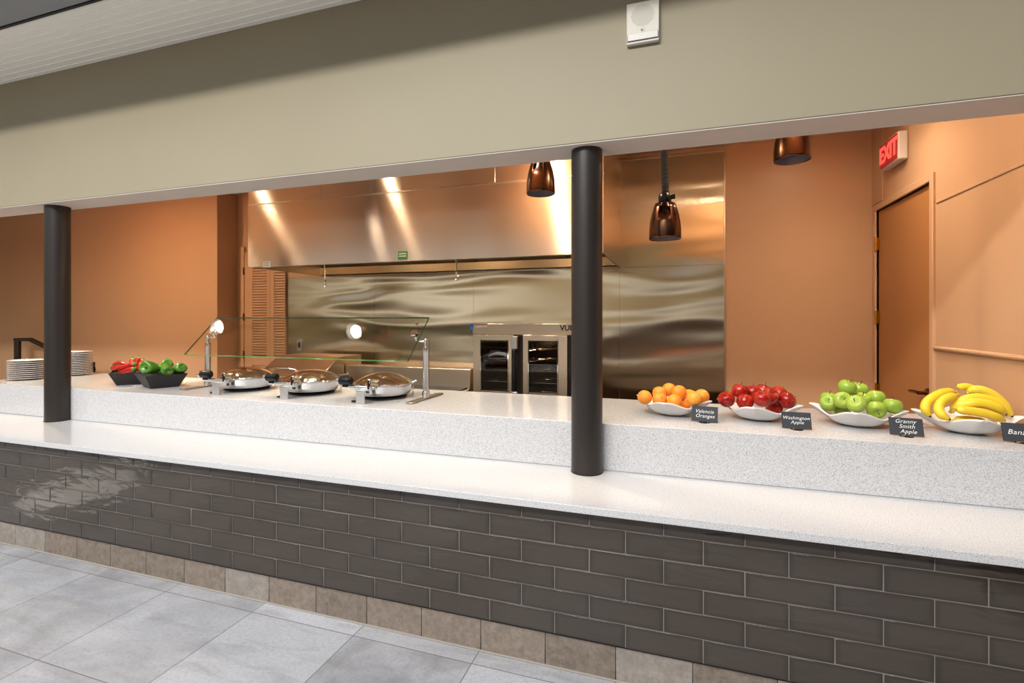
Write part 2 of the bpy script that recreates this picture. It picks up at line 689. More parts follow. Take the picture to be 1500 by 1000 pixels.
# knee wall: substrate, glazed tiles, stone base tiles
kw = struct(box('wall_front', XE, YW + 0.0022, 0.1515, 1.75, 2.62, ZL - 0.033, M['grout']))
box('wall_base', XE, YW + 0.009, 0.0, 1.75, 2.62, 0.1505, mat('brown_joint', '#4a4038', 0.9), kw)
box('wall_base_trim', XE, YW - 0.001, 0.1496, 1.75, YW + 0.02, 0.1522, M['black_metal'], kw)  # black trim strip, painting in the shadow line under the tiles
mb = MB()
PX, PZ, G = 0.3065, 0.0992, 0.0045
x_off = -1.441
zt0 = 0.152
for r in range(6):
    z0 = zt0 + r * PZ
    z1 = min(z0 + PZ - G, ZL - 0.034)
    xo = x_off + (0.5 * PX if r % 2 else 0.0)
    k0 = int((XE - xo) / PX) - 1
    k = k0
    while xo + k * PX < 1.75:
        xa, xb = max(xo + k * PX + G / 2, XE), min(xo + (k + 1) * PX - G / 2, 1.75)
        k += 1
        if xb - xa < 0.02:
            continue
        tx, tz = random.gauss(0, 0.0006), random.gauss(0, 0.0006)
        f, b_ = YW, YW + 0.012
        tn = random.random()
        ix, iz, pf = min(0.022, (xb - xa) * 0.3), min(0.016, (z1 - z0) * 0.3), 0.0007
        vv = [(xa, b_, z0), (xb, b_, z0), (xb, b_, z1), (xa, b_, z1),
              (xa, f + tx + tz, z0), (xb, f - tx + tz, z0), (xb, f - tx - tz, z1), (xa, f + tx - tz, z1),
              (xa + ix, f + tx + tz - pf, z0 + iz), (xb - ix, f - tx + tz - pf, z0 + iz), (xb - ix, f - tx - tz - pf, z1 - iz), (xa + ix, f + tx - tz - pf, z1 - iz)]
        o_ = len(mb.v)
        mb.add(vv, [(0, 1, 2, 3), (0, 4, 5, 1), (1, 5, 6, 2), (2, 6, 7, 3), (3, 7, 4, 0), (4, 8, 9, 5), (5, 9, 10, 6), (6, 10, 11, 7), (7, 11, 8, 4), (8, 11, 10, 9)])
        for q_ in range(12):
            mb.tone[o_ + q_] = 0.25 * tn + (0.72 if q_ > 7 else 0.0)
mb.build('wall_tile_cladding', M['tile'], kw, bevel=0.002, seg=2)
mb = MB()
x = -1.49 - 0.3084 * 14
while x < 1.75:
    xa, xb = max(x + 0.0016, XE), min(x + 0.3084 - 0.0016, 1.75)
    x += 0.3084
    if xb > xa:
        mb.box(xa, YW + 0.0055, 0.004, xb, YW + 0.0088, 0.149, random.choice([0.1, 0.35, 0.5, 0.55, 0.6, 0.95]))
mb.build('wall_base_tiles', M['stone'], kw, bevel=0.001, seg=1)
box('wall_base_caulk', XE, YW - 0.003, 0.0, 1.75, YW + 0.0088, 0.006, mat('pale_caulk', '#9c958a', 0.8), kw, bevel=0.003)

lc = tag(box('lower_counter', XE, Y1, ZL - 0.033, 1.75, YU + 0.01, ZL, M['quartz'], bevel=0.003),
         'lower speckled white quartz ledge running along the top of the dark tiled wall', 'counter')
mbu = MB().box(XE, YU, ZL + 0.0005, XR - 0.003, YK, ZU)
uc = tag(mbu.build('upper_counter', M['quartz'], bevel=0.003),
         'raised speckled white quartz serving counter carrying the chafing dishes and fruit bowls', 'counter')

box('base_cabinet', XE + 0.01, YU + 0.02, 0.0, XR - 0.01, YK - 0.04, ZL - 0.001, M['dark_wood'], uc)

# header beam over the counter
hd = struct(box('wall_header', -13, YH0, ZH, 2.0, YH1 - 0.01, 3.9, M['header'], bevel=0.004))
box('wall_header_underside', -13, YH0 + 0.003, ZH - 0.004, 2.0, YH1, ZH - 0.0005, M['header_under'], hd)
box('wall_header_back', -13, YH1 - 0.01, ZH, 2.0, YH1, ZC, M['orange'], hd)

# dining side soffit with beadboard, its black edge and the grey glazing rail beyond
so = MB()
so.box(-13, 2.0, ZS + 0.005, 2.0, YH0, ZS + 0.14)
y = 2.012
while y < YH0 - 0.01:
    so.box(-13, y, ZS, 2.0, min(y + 0.012, YH0), ZS + 0.013)
    y += 0.053
struct(so.build('ceiling_soffit', M['white_paint'], bevel=0.0025, seg=2))
tr = struct(box('trim_1', -13, 1.984, ZS - 0.001, 2.0, 2.0, ZS + 0.3, M['black_metal']))
tr = struct(box('trim_2', -13, 1.80, ZS + 0.004, 2.0, 1.9835, ZS + 0.2, M['grey_panel'], bevel=0.004))
tr = struct(box('trim_3', -13, 1.755, ZS + 0.01, 2.0, 1.80, ZS + 0.3, M['black_metal']))
# atrium shell behind the camera
wl = struct(box('wall_dining', -13, -6.2, 0, 2.0, -6.1, 3.4, M['cream_wall']))
struct(box('wall_booth', -12.9, -2.6, 0, 1.75, -2.45, 0.86, M['dark_wood'], bevel=0.01))  # unseen partition, added so the steel wall reflects dark low down
struct(box('trim_6', -12.9, -6.1, 0, 2.0, -6.07, 1.42, M['dark_wood']))
M['window_day'] = mat('daylit_window', '#ffffff', 0.3, emit=(1.0, 0.95, 0.85), estr=1.1)  # unseen glowing panes, added to give the steel bright bands to reflect
k = 1
for xa, xb, za, zb in ((-12.4, -9.6, 1.98, 2.5), (-9.4, -6.6, 1.98, 2.5), (-6.4, -5.0, 1.98, 2.5), (-4.6, -2.4, 1.50, 1.85), (-2.2, 0.0, 1.50, 1.85), (0.2, 1.6, 1.50, 1.85)):
    wn = MB()
    wn.box(xa - 0.05, -6.1, za - 0.05, xb + 0.05, -6.06, za)
    wn.box(xa - 0.05, -6.1, zb, xb + 0.05, -6.06, zb + 0.05)
    wn.box(xa - 0.05, -6.1, za, xa, -6.06, zb)
    wn.box(xb, -6.1, za, xb + 0.05, -6.06, zb)
    w_ = struct(wn.build('window_%d' % k, M['dark_wood']))
    box('window_pane', xa, -6.098, za, xb, -6.085, zb, M['window_day'], w_)
    k += 1
wr = struct(box('wall_right_dining', 1.75, -6.1, 0, 1.85, YH0, 3.9, M['dark_wood']))
wl2 = struct(box('wall_left_dining', -13.0, -6.1, 0, -12.9, 6.2, 3.9, M['cream_wall']))

# kitchen walls
XJ = -5.309
struct(box('wall_back', XJ, YB, 0, XR + 0.1, YB + 0.1, ZC + 0.1, M['orange']))
struct(box('wall_left', -13, 4.643, 0, XJ, YB + 0.1, ZC + 0.1, M['orange'], bevel=0.006))
struct(box('ceiling', -13, YH1, ZC, XR + 0.1, YB + 0.1, ZC + 0.1, M['ceiling']))
D0, D1, DZ = 3.915, 4.862, 2.42      # door opening in the right wall
rw = MB()
rw.box(XR, 2.66, 0, XR + 0.12, D0, ZC + 0.1)
rw.box(XR, 2.66, 0, 2.0, 2.76, ZC + 0.1)
rw.box(XR, D1, 0, XR + 0.12, YB, ZC + 0.1)
rw.box(XR, D0, DZ, XR + 0.12, D1, ZC + 0.1)
wrt = struct(rw.build('wall_right', M['orange']))
box('corner_strip', XR - 0.008, 4.73, DZ + 0.06, XR, YB, ZC, M['orange'], wrt)
struct(MB().tube([(XR - 0.006, 2.72, 1.353), (XR - 0.006, 3.852, 1.353)], 0.013, 10).build('trim_4', M['orange']))
struct(box('trim_5', XR - 0.006, 2.72, 2.262, XR, 3.852, 2.279, M['orange'], bevel=0.003))

dr = bpy.data.objects.new('door_1', None)
C.objects.link(dr)
dr.location = (XR, (D0 + D1) / 2, 0)
struct(dr)
fr = MB()
fr.box(XR - 0.016, D0 - 0.05, 0, XR + 0.1, D0, DZ + 0.05)
fr.box(XR - 0.016, D1, 0, XR + 0.1, D1 + 0.05, DZ + 0.05)
fr.box(XR - 0.016, D0, DZ, XR + 0.1, D1, DZ + 0.05)
fr.build('door_frame', M['orange'], dr, bevel=0.004)
box('door_leaf', XR + 0.012, D0 + 0.004, 0.01, XR + 0.055, D1 - 0.004, DZ - 0.006, M['orange_door'], dr, bevel=0.002)
for z in (0.36, 0.955, 1.548, 2.148):
    h = MB()
    h.cyl((XR - 0.008, D1 - 0.008, z - 0.055), (XR - 0.008, D1 - 0.008, z + 0.055), 0.011, n=12)
    h.box(XR - 0.001, D1 - 0.034, z - 0.05, XR + 0.016, D1 - 0.004, z + 0.05)
    h.build('hinge', M['brass'], dr)
lv = MB()
lv.tube([(XR + 0.012, 3.985, 1.05), (XR - 0.0, 3.985, 1.05)], 0.032, 20)
lv.tube([(XR + 0.0, 3.985, 1.05), (XR - 0.045, 3.985, 1.05)], 0.012, 12)
lv.tube([(XR - 0.045, 3.98, 1.05), (XR - 0.05, 4.03, 1.052), (XR - 0.05, 4.11, 1.046)], [0.012, 0.011, 0.009], 12)
lv.build('door_handle', M['dark_brass'], dr)

# stainless sheets over the back wall
wp = bpy.data.objects['wall_back']
for (xa, xb) in ((-4.53, -3.298), (-3.296, -2.076), (-2.074, -0.548), (-0.546, 0.389)):
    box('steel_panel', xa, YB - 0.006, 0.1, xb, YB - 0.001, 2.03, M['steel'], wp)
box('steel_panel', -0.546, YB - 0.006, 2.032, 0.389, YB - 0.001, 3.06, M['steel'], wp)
t = MB()
t.box(-0.546, YB - 0.012, 3.055, 0.395, YB - 0.001, 3.07)
t.box(0.385, YB - 0.012, 0.1, 0.398, YB - 0.001, 3.07)
t.build('panel_trim', M['steel_plain'], wp, bevel=0.002)

# louvred bifold door on the back wall
ld = bpy.data.objects.new('door_2', None)
C.objects.link(ld)
ld.location = (-4.84, YB, 0)
struct(ld)


def louvre_leaf(xa, xb, la, lb):
    f = MB()
    y0, y1 = YB - 0.035, YB - 0.002
    f.box(xa, y0, 0.02, la, y1, 2.365)
    f.box(lb, y0, 0.02, xb, y1, 2.365)
    for z0, z1 in ((0.02, 0.2), (0.96, 1.075), (2.26, 2.365)):
        f.box(la, y0, z0, lb, y1, z1)
    leaf = f.build('door_leaf', M['orange'], ld, bevel=0.003)
    sl = MB()
    box('door_panel', la + 0.001, y0 + 0.012, 0.201, lb - 0.001, y1 - 0.004, 0.959, M['orange'], leaf)
    for za, zb in ((1.075, 2.26),):
        z = za + 0.016
        while z < zb - 0.03:
            sl.hexa([(la + 0.001, y0 + 0.003, z), (lb - 0.001, y0 + 0.003, z), (lb - 0.001, y1 - 0.008, z - 0.012), (la + 0.001, y1 - 0.008, z - 0.012),
                     (la + 0.001, y0 + 0.003, z + 0.0235), (lb - 0.001, y0 + 0.003, z + 0.0235), (lb - 0.001, y1 - 0.008, z + 0.0115), (la + 0.001, y1 - 0.008, z + 0.0115)])
            z += 0.0325
    box('louvre_backing', la + 0.001, y1 - 0.006, 1.076, lb - 0.001, y1 - 0.001, 2.259, M['dark_wood'], leaf)  # dark sheet standing in for the shade between the slats
    sl.build('louvre_slats', M['orange'], leaf)


louvre_leaf(-5.165, -4.765, -5.04, -4.814)
louvre_leaf(-4.762, -4.535, -4.705, -4.548)
for z in (0.3, 1.09, 1.555, 2.13):
    MB().cyl((-5.175, YB - 0.036, z - 0.045), (-5.175, YB - 0.036, z + 0.045), 0.012, n=10).build('hinge', M['rail'], ld)
box('door_frame', -5.24, YB - 0.03, 0, -5.182, YB - 0.001, 2.44, M['orange'], ld, bevel=0.003)

# columns standing on the lower counter, carrying the header
for cx, lab in ((-0.455, 'dark bronze round column standing on the lower ledge beside the oven'),
                (-4.594, 'dark bronze round column standing in front of the stacked white plates')):
    t = thing('column', (cx, 2.595, ZL), lab, 'column', 'round columns on the ledge')
    MB().tube([(cx, 2.595, ZL + 0.001), (cx, 2.595, ZH)], 0.08, 64).build('shaft', M['column'], t, smooth=40)
    MB().lathe([(0.0805, 0.0), (0.083, 0.0), (0.083, 0.005), (0.0805, 0.006)], (cx, 2.595, ZL + 0.0005), 64).build('base_ring', M['column'], t)

# guard rail of the stair beyond, left
t = thing('stair_rail', (-8.66, 4.42, 0), 'dark stair handrail with square post behind the white plates', 'handrail')
r = MB()
r.box(-8.705, 4.40, 0, -8.615, 4.44, 1.268)
r.build('post', M['rail'], t, bevel=0.003)
r = MB()
r.box(-7.19, 4.40, 0, -7.13, 4.44, 0.98)
r.build('post', M['rail'], t, bevel=0.003)
r = MB()
pts = [(-8.705, 1.225, 1.268), (-8.39, 1.23, 1.275), (-7.13, 0.86, 0.91)]
for (xa, za, zb), (xc, zc_, zd) in zip(pts[:-1], pts[1:]):
    r.hexa([(xa, 4.395, za), (xc, 4.395, zc_), (xc, 4.445, zc_), (xa, 4.445, za), (xa, 4.395, zb), (xc, 4.395, zd), (xc, 4.445, zd), (xa, 4.445, zb)])
r.build('handrail', M['rail'], t, bevel=0.003)

# ------------------------------------------------------------------ exhaust hood
HX0, HX1, HY, HZ0, HZ1 = -3.945, -0.539, 3.79, 2.03, ZC - 0.001
t = thing('exhaust_hood', ((HX0 + HX1) / 2, HY, HZ0), 'large brushed steel exhaust hood hanging over the cooking line', 'range hood')
b = MB()
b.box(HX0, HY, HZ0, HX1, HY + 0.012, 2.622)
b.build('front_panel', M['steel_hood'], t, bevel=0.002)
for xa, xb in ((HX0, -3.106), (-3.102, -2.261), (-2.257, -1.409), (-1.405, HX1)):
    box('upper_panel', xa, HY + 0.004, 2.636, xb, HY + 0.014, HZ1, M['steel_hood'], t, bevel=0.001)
box('seam_strip', HX0, HY - 0.001, 2.6225, HX1, HY + 0.012, 2.6355, M['steel_plain'], t, bevel=0.002)
box('side_panel', HX0, HY + 0.0125, HZ0, HX0 + 0.012, YB - 0.0065, HZ1, M['steel_hood'], t)
sp_ = box('side_panel', HX1 - 0.012, HY + 0.0145, HZ0, HX1, YB - 0.0065, HZ1, M['steel_hood'], t)
b = MB()   # lip channel, filters and gutter
b.box(HX0 + 0.012, HY + 0.012, HZ0, HX1 - 0.012, HY + 0.06, HZ0 + 0.012)
b.box(HX0 + 0.012, HY + 0.052, HZ0, HX1 - 0.012, HY + 0.06, HZ0 + 0.05)
b.build('lip_channel', M['steel_dark'], t)
b = MB()
n = 7
for i in range(n):
    xa = HX0 + 0.02 + (HX1 - HX0 - 0.04) * i / n
    xb = HX0 + 0.02 + (HX1 - HX0 - 0.04) * (i + 1) / n - 0.012
    b.hexa([(xa, 4.35, 2.75), (xb, 4.35, 2.75), (xb, 4.86, 2.12), (xa, 4.86, 2.12), (xa, 4.38, 2.77), (xb, 4.38, 2.77), (xb, 4.89, 2.14), (xa, 4.89, 2.14)])
b.build('grease_filter', M['steel_dark'], t)
b = MB()
b.box(HX0 + 0.012, 4.80, HZ0, HX1 - 0.012, YB - 0.008, HZ0 + 0.01)
b.box(HX0 + 0.012, 4.80, HZ0, HX1 - 0.012, 4.81, HZ0 + 0.09)
b.build('gutter', M['steel_dark'], t)
box('baffle', HX0 + 0.012, HY + 0.02, 2.76, HX1 - 0.012, 4.37, 2.77, M['steel_dark'], t)
for hx, zb in ((-3.07, 1.83), (-1.755, 1.855)):
    h = MB()
    h.tube([(hx, HY + 0.02, HZ0 + 0.005), (hx, HY + 0.02, zb + 0.05)], 0.0055, 8)
    h.tube([(hx + 0.014 * math.sin(a), HY + 0.02, zb + 0.02 + 0.02 * math.cos(a)) for a in [i * PI / 6 for i in range(0, 10)]], 0.005, 8)
    h.tube([(hx, HY + 0.02, zb + 0.065), (hx, HY + 0.02, zb + 0.045)], 0.011, 10)
    h.build('hook', M['chrome'], t)
p = at(391, 387, HY)
lb = box('label_sticker', p.x - 0.045, HY - 0.002, p.z - 0.03, p.x + 0.045, HY - 0.0005, p.z + 0.03, M['white'], t)
mk = MB()
for i, w in enumerate((0.03, 0.022, 0.03)):
    mk.box(p.x - w, HY - 0.0028, p.z + 0.014 - i * 0.014, p.x + w, HY - 0.0021, p.z + 0.019 - i * 0.014)
mk.build('print_lines', mat('grey_print', '#8a8680', 0.8), lb)
p = at(590, 374, HY)
gt_ = box('label_tag', p.x - 0.045, HY - 0.003, p.z - 0.035, p.x + 0.045, HY - 0.0005, p.z + 0.035, M['green_tag'], t)
mk = MB()
for dz in (0.015, -0.006):
    mk.box(p.x - 0.036, HY - 0.0042, p.z + dz - 0.006, p.x + 0.036, HY - 0.0031, p.z + dz + 0.006)
mk.build('print_lines', M['white'], gt_)
for hx in (-3.25, -2.25, -1.2):
    g = MB().lathe([(0.0, 0.0), (0.05, 0.005), (0.075, 0.03), (0.075, 0.06)], (hx, 4.2, 2.69), 20).build('hood_light', M['hood_glow'], t)
    area_light('hood_lamp_light', (hx, 4.2, 2.66), (hx, 4.2, 0), 0.16, 0.16, 12, (1.0, 0.82, 0.58), 'DISK')

# ------------------------------------------------------------------ kitchen downlights
R_SPREAD = [math.radians(a) for a in (38, 38, 180, 180, 180, 120)]
for i, (dx, dy, pw) in enumerate(((-4.36, 3.3, 7), (-2.75, 3.3, 7), (-1.12, 2.93, 21), (0.6, 2.93, 13), (-5.8, 2.95, 46), (1.05, 3.9, 8))):
    t = thing('downlight', (dx, dy, ZC), 'recessed round ceiling downlight above %s' % (
        'the left chafing dish', 'the right chafing dish', 'the oven side of the counter', 'the apple bowls', 'the stair rail', 'the exit door')[i], 'ceiling light')
    MB().lathe([(0.085, 0.0), (0.085, -0.006), (0.046, -0.008), (0.043, 0.0)], (dx, dy, ZC - 0.0005), 32).build('trim_ring', M['white'], t)
    MB().lathe([(0.0, -0.003), (0.042, -0.003)], (dx, dy, ZC), 32).build('lens', M['lamp_glow'], t)
    area_light('downlight_light', (dx, dy, ZC - 0.012), (dx, dy, 0), 0.08, 0.08, pw, (1.0, 0.81, 0.6) if i in (2, 3) else WARM if i < 4 else ((1.0, 0.68, 0.38) if i == 4 else (1.0, 0.84, 0.68)), 'DISK', R_SPREAD[i])

# ------------------------------------------------------------------ back-of-house equipment
# convection oven
OX0, OX1, OY, OZ = -1.79, -0.83, 4.25, 1.4925
t = thing('convection_oven', ((OX0 + OX1) / 2, OY, 0), 'double door stainless convection oven with dark glass windows', 'oven')
ZB_, ZT_ = 0.80, 1.40
b = MB()
b.box(OX0, OY + 0.02, 0.12, OX0 + 0.05, YB - 0.08, OZ)
b.box(OX1 - 0.05, OY + 0.02, 0.12, OX1, YB - 0.08, OZ)
b.box(OX0 + 0.05, OY + 0.02, OZ - 0.1, OX1 - 0.05, YB - 0.08, OZ)
b.box(OX0 + 0.05, OY + 0.02, 0.12, OX1 - 0.05, YB - 0.08, ZB_)
b.box(OX0 + 0.05, YB - 0.12, ZB_, OX1 - 0.05, YB - 0.08, OZ - 0.1)
b.build('body', M['steel_plain'], t, bevel=0.004)
b = MB()
b.box(OX0 + 0.052, YB - 0.17, ZB_ + 0.002, OX1 - 0.052, YB - 0.13, OZ - 0.102)
b.box(OX0 + 0.052, OY + 0.03, ZB_ + 0.001, OX1 - 0.052, YB - 0.17, ZB_ + 0.01)
b.box(OX0 + 0.051, OY + 0.03, ZB_ + 0.01, OX0 + 0.06, YB - 0.17, OZ - 0.102)
b.box(OX1 - 0.06, OY + 0.03, ZB_ + 0.01, OX1 - 0.051, YB - 0.17, OZ - 0.102)
b.build('cavity', M['dark_inside'], t)
for i in range(5):
    z = ZB_ + 0.07 + i * 0.095
    r = MB()
    for yy in (OY + 0.06, OY + 0.2, OY + 0.34, OY + 0.46):
        r.tube([(OX0 + 0.062, yy, z), (OX1 - 0.062, yy, z)], 0.004, 8)
    for k in range(12):
        xx = OX0 + 0.09 + k * (OX1 - OX0 - 0.18) / 11
        r.tube([(xx, OY + 0.06, z + 0.006), (xx, OY + 0.46, z + 0.006)], 0.0025, 6)
    r.build('rack', M['chrome'], t)
for fx in (OX0 + 0.26, OX1 - 0.26):
    fanb = MB()
    fanb.tube([(fx + 0.13 * math.cos(a), OY + 0.50, 1.17 + 0.13 * math.sin(a)) for a in [i * 2 * PI / 24 for i in range(25)]], 0.008, 8)
    fanb.build('fan_guard', M['chrome'], t)
b = MB()
b.box(OX0, OY - 0.012, OZ - 0.098, OX1, OY + 0.02, OZ)
b.build('top_trim', M['steel_plain'], t, bevel=0.004)


def oven_door(xa, xb, wa, wb):
    z0, z1 = 0.83, OZ - 0.102
    wz0, wz1 = 0.885, 1.345
    f = MB()
    f.box(xa, OY - 0.03, z0, wa, OY + 0.018, z1)
    f.box(wb, OY - 0.03, z0, xb, OY + 0.018, z1)
    f.box(wa, OY - 0.03, z0, wb, OY + 0.018, wz0)
    f.box(wa, OY - 0.03, wz1, wb, OY + 0.018, z1)
    d = f.build('door', M['steel_plain'], t, bevel=0.002)
    box('window_glass', wa - 0.004, OY - 0.012, wz0 - 0.004, wb + 0.004, OY - 0.006, wz1 + 0.004, M['oven_glass'], d)
    g = MB()
    e = 0.008
    g.box(wa, OY - 0.033, wz0, wa + e, OY - 0.012, wz1)
    g.box(wb - e, OY - 0.033, wz0, wb, OY - 0.012, wz1)
    g.box(wa, OY - 0.033, wz0, wb, OY - 0.012, wz0 + e)
    g.box(wa, OY - 0.033, wz1 - e, wb, OY - 0.012, wz1)
    g.build('window_bezel', M['chrome'], d)
    return d


xs = [at(px, 530, OY - 0.03).x for px in (693, 703.5, 745, 751, 766, 773.5, 817.5, 831)]
d1 = oven_door(xs[0], xs[3], xs[1], xs[2])
d2 = oven_door(xs[4], xs[7], xs[5], xs[6])
hx = at(753, 530, OY - 0.08).x
for z0, z1 in ((1.27, 1.385), (0.835, 0.90)):
    box('handle_bracket', hx - 0.028, OY - 0.085, z0, hx + 0.028, OY - 0.031, z1, M['steel_post'], d1, bevel=0.006)
box('handle_grip', hx - 0.022, OY - 0.095, 0.90, hx + 0.016, OY - 0.06, 1.27, M['black_plastic'], d1, bevel=0.008)
box('center_post', xs[3] + 0.002, OY - 0.002, 0.83, xs[4] - 0.002, OY + 0.017, OZ - 0.102, M['dark_inside'], t)  # dark strip added as the shade in the gap between the doors
box('control_strip', xs[7] + 0.004, OY - 0.01, 0.3, OX1, OY + 0.02, OZ - 0.1, M['black_plastic'], t)
p = at(690.5, 478.5, OY - 0.015)
box('sticker', p.x - 0.017, OY - 0.0165, p.z - 0.026, p.x + 0.022, OY - 0.0125, p.z + 0.026, M['blue_tag'], t)
p = at(704, 477, OY - 0.015)
nm = box('nameplate', p.x - 0.06, OY - 0.0155, p.z - 0.014, p.x + 0.06, OY - 0.0125, p.z + 0.012, M['white'], t)
box('nameplate_stripe', p.x - 0.06, OY - 0.0165, p.z + 0.012, p.x + 0.06, OY - 0.0125, p.z + 0.019, M['red_tag'], t)
p = at(829.5, 480.5, OY - 0.013)
text('brand_lettering', 'VUL', 0.065, M['black_plastic'], t, Vector((p.x + 0.004, OY - 0.0135, p.z)) - t.location, (PI / 2, 0, 0), offset=0.0015)
b = MB()
for lx in (OX0 + 0.06, OX1 - 0.06):
    for ly in (OY + 0.08, YB - 0.15):
        b = MB().cyl((lx, ly, 0.0), (lx, ly, 0.125), 0.03, n=16)
        b.build('leg', M['steel_post'], t)
pl = bpy.data.lights.new('oven_lamp_light', 'POINT')
pl.energy = 4
pl.color = (1, 0.75, 0.5)
pl.shadow_soft_size = 0.03
po = bpy.data.objects.new('oven_lamp_light', pl)
C.objects.link(po)
po.location = ((OX0 + OX1) / 2, OY + 0.12, OZ - 0.16)

# range with a stainless backguard, left of the oven
RX0, RX1, RY = at(506, 540, 4.45).x, at(690.5, 540, 4.45).x, 4.45
t = thing('range', ((RX0 + RX1) / 2, RY, 0), 'low stainless range with upright backguard left of the oven', 'range')
zt = at(600, 537.5, RY).z
b = MB()
b.hexa([(RX0, RY, 0.86), (RX1 - 0.01, RY, 0.86), (RX1 - 0.01, YB - 0.03, 0.86), (RX0, YB - 0.03, 0.86),
        (RX0, RY, zt), (RX1 - 0.01, RY, zt), (RX1 - 0.01, RY + 0.12, zt), (RX0, RY + 0.12, zt)])
b.build('backguard', M['steel_plain'], t, bevel=0.006)
box('body', RX0, 4.0, 0.12, RX1 - 0.02, YB - 0.05, 0.858, M['steel_plain'], t, bevel=0.006)
box('cooktop', RX0 + 0.02, 4.02, 0.858, RX1 - 0.04, RY - 0.002, 0.875, M['black_matte'], t, bevel=0.004)
for lx in (RX0 + 0.08, RX1 - 0.1):
    for ly in (4.08, YB - 0.15):
        MB().cyl((lx, ly, 0.0), (lx, ly, 0.125), 0.03, n=16).build('leg', M['steel_post'], t)

# tilting braising pan with a sloped cover, far left
BY = 4.06
a0, a1 = at(376, 554, BY), at(468, 554, BY)
c0, c1 = at(405, 520.5, BY + 0.29), at(490, 522.5, BY + 0.29)
zb, zt = a1.z, c1.z
bx0, bx1 = a0.x, a1.x
t = thing('braising_pan', ((bx0 + bx1) / 2, BY, 0), 'stainless braising pan with sloped cover and bar handle behind the chafing dishes', 'cooker')
b = MB()
b.hexa([(bx0, BY, zb - 0.012), (bx1, BY, zb - 0.012), (bx1, YB - 0.2, zb - 0.012), (bx0, YB - 0.2, zb - 0.012),
        (bx0, BY, zb), (bx1, BY, zb), (bx1, BY + 0.29, zt), (bx0, BY + 0.29, zt)])
b.v += [(bx0, YB - 0.2, zt), (bx1, YB - 0.2, zt)]
b.tone += [0.5, 0.5]
b.f = [f for f in b.f if f not in ((2, 3, 7, 6), (0, 3, 2, 1), (4, 5, 6, 7), (1, 2, 6, 5), (3, 0, 4, 7))]
b.f += [(0, 3, 2, 1), (4, 5, 6, 7), (7, 6, 9, 8), (2, 3, 8, 9), (1, 2, 9, 6, 5), (0, 4, 7, 8, 3)]
b.build('cover', M['steel_plain'], t, bevel=0.005)
h = MB()
ha, hb = at(398, 541, BY + 0.02), at(434, 541, BY + 0.02)
h.tube([(ha.x, BY + 0.06, zb + 0.055), (ha.x, BY - 0.0, zb + 0.075), (ha.x + 0.04, BY - 0.02, zb + 0.085), (hb.x - 0.04, BY - 0.02, zb + 0.085), (hb.x, BY, zb + 0.075), (hb.x, BY + 0.06, zb + 0.055)], 0.011, 12)
h.build('handle', M['chrome'], t)
box('pan', bx0 + 0.01, BY + 0.01, 0.55, bx1 - 0.01, YB - 0.21, zb - 0.0125, M['steel_plain'], t, bevel=0.01)
box('stand', bx0 + 0.05, BY + 0.06, 0.0, bx1 - 0.05, YB - 0.3, 0.549, M['steel_plain'], t, bevel=0.005)
h = MB()
h.tube([(bx1 - 0.01, BY + 0.3, zb - 0.06), (bx1 + 0.10, BY + 0.3, zb + 0.0), (bx1 + 0.14, BY + 0.25, zb + 0.02), (bx1 + 0.14, BY + 0.1, zb + 0.02)], 0.012, 12)
h.build('tilt_lever', M['chrome'], t)

# outlet on the steel wall
p = at(439.5, 505, YB)
t = thing('outlet', (p.x, YB - 0.006, p.z), 'steel outlet cover on the back wall above the braising pan', 'outlet')
box('cover_plate', -0.04, -0.007, -0.075, 0.04, -0.0005, 0.075, M['steel_post'], t, bevel=0.003, loc=(0, 0, 0))
box('socket', -0.02, -0.009, -0.03, 0.02, -0.0065, 0.03, M['dark_inside'], t, bevel=0.002, loc=(0, 0, 0))

# ------------------------------------------------------------------ wall speaker on the header
p = at(942, 36, YH0)
t = thing('wall_speaker', (p.x, YH0, p.z), 'white square wall speaker mounted on the khaki header', 'speaker')
box('housing', -0.0755, -0.024, -0.098, 0.0755, -0.0005, 0.098, M['white'], t, bevel=0.004, loc=(0, 0, 0))
gm = mat('speaker_holes', '#b5b0a6', 0.7)
g = MB()
for i in range(-9, 10):
    for k in range(-9, 10):
        x, z = i * 0.0058, k * 0.0058
        if x * x + z * z < 0.053 ** 2:
            g.box(x - 0.0018, -0.0245, z + 0.032 - 0.0018, x + 0.0018, -0.0238, z + 0.032 + 0.0018)
g.build('grille_holes', gm, t, loc=(0, 0, 0))
MB().cyl((-0.004, -0.0265, -0.037), (-0.004, -0.023, -0.037), 0.0055, n=16).build('indicator_lamp', M['dark_inside'], t, loc=(0, 0, 0))
box('switch_mark', 0.006, -0.0248, -0.042, 0.009, -0.0235, -0.032, gm, t, loc=(0, 0, 0))
lens = MB()
lens.box(-0.07, -0.0285, -0.084, 0.07, -0.024, -0.05)
lens.build('strobe_lens', mat('frosted_lens', '#b9b4ac', 0.3), t, bevel=0.002, loc=(0, 0, 0))
ed = MB()
ed.box(-0.071, -0.0292, -0.0855, 0.071, -0.0245, -0.0838)
ed.box(-0.0715, -0.0292, -0.0855, -0.07, -0.0245, -0.055)
ed.box(0.07, -0.0292, -0.0855, 0.0715, -0.0245, -0.055)
ed.build('lens_edge', M['dark_inside'], t, loc=(0, 0, 0))

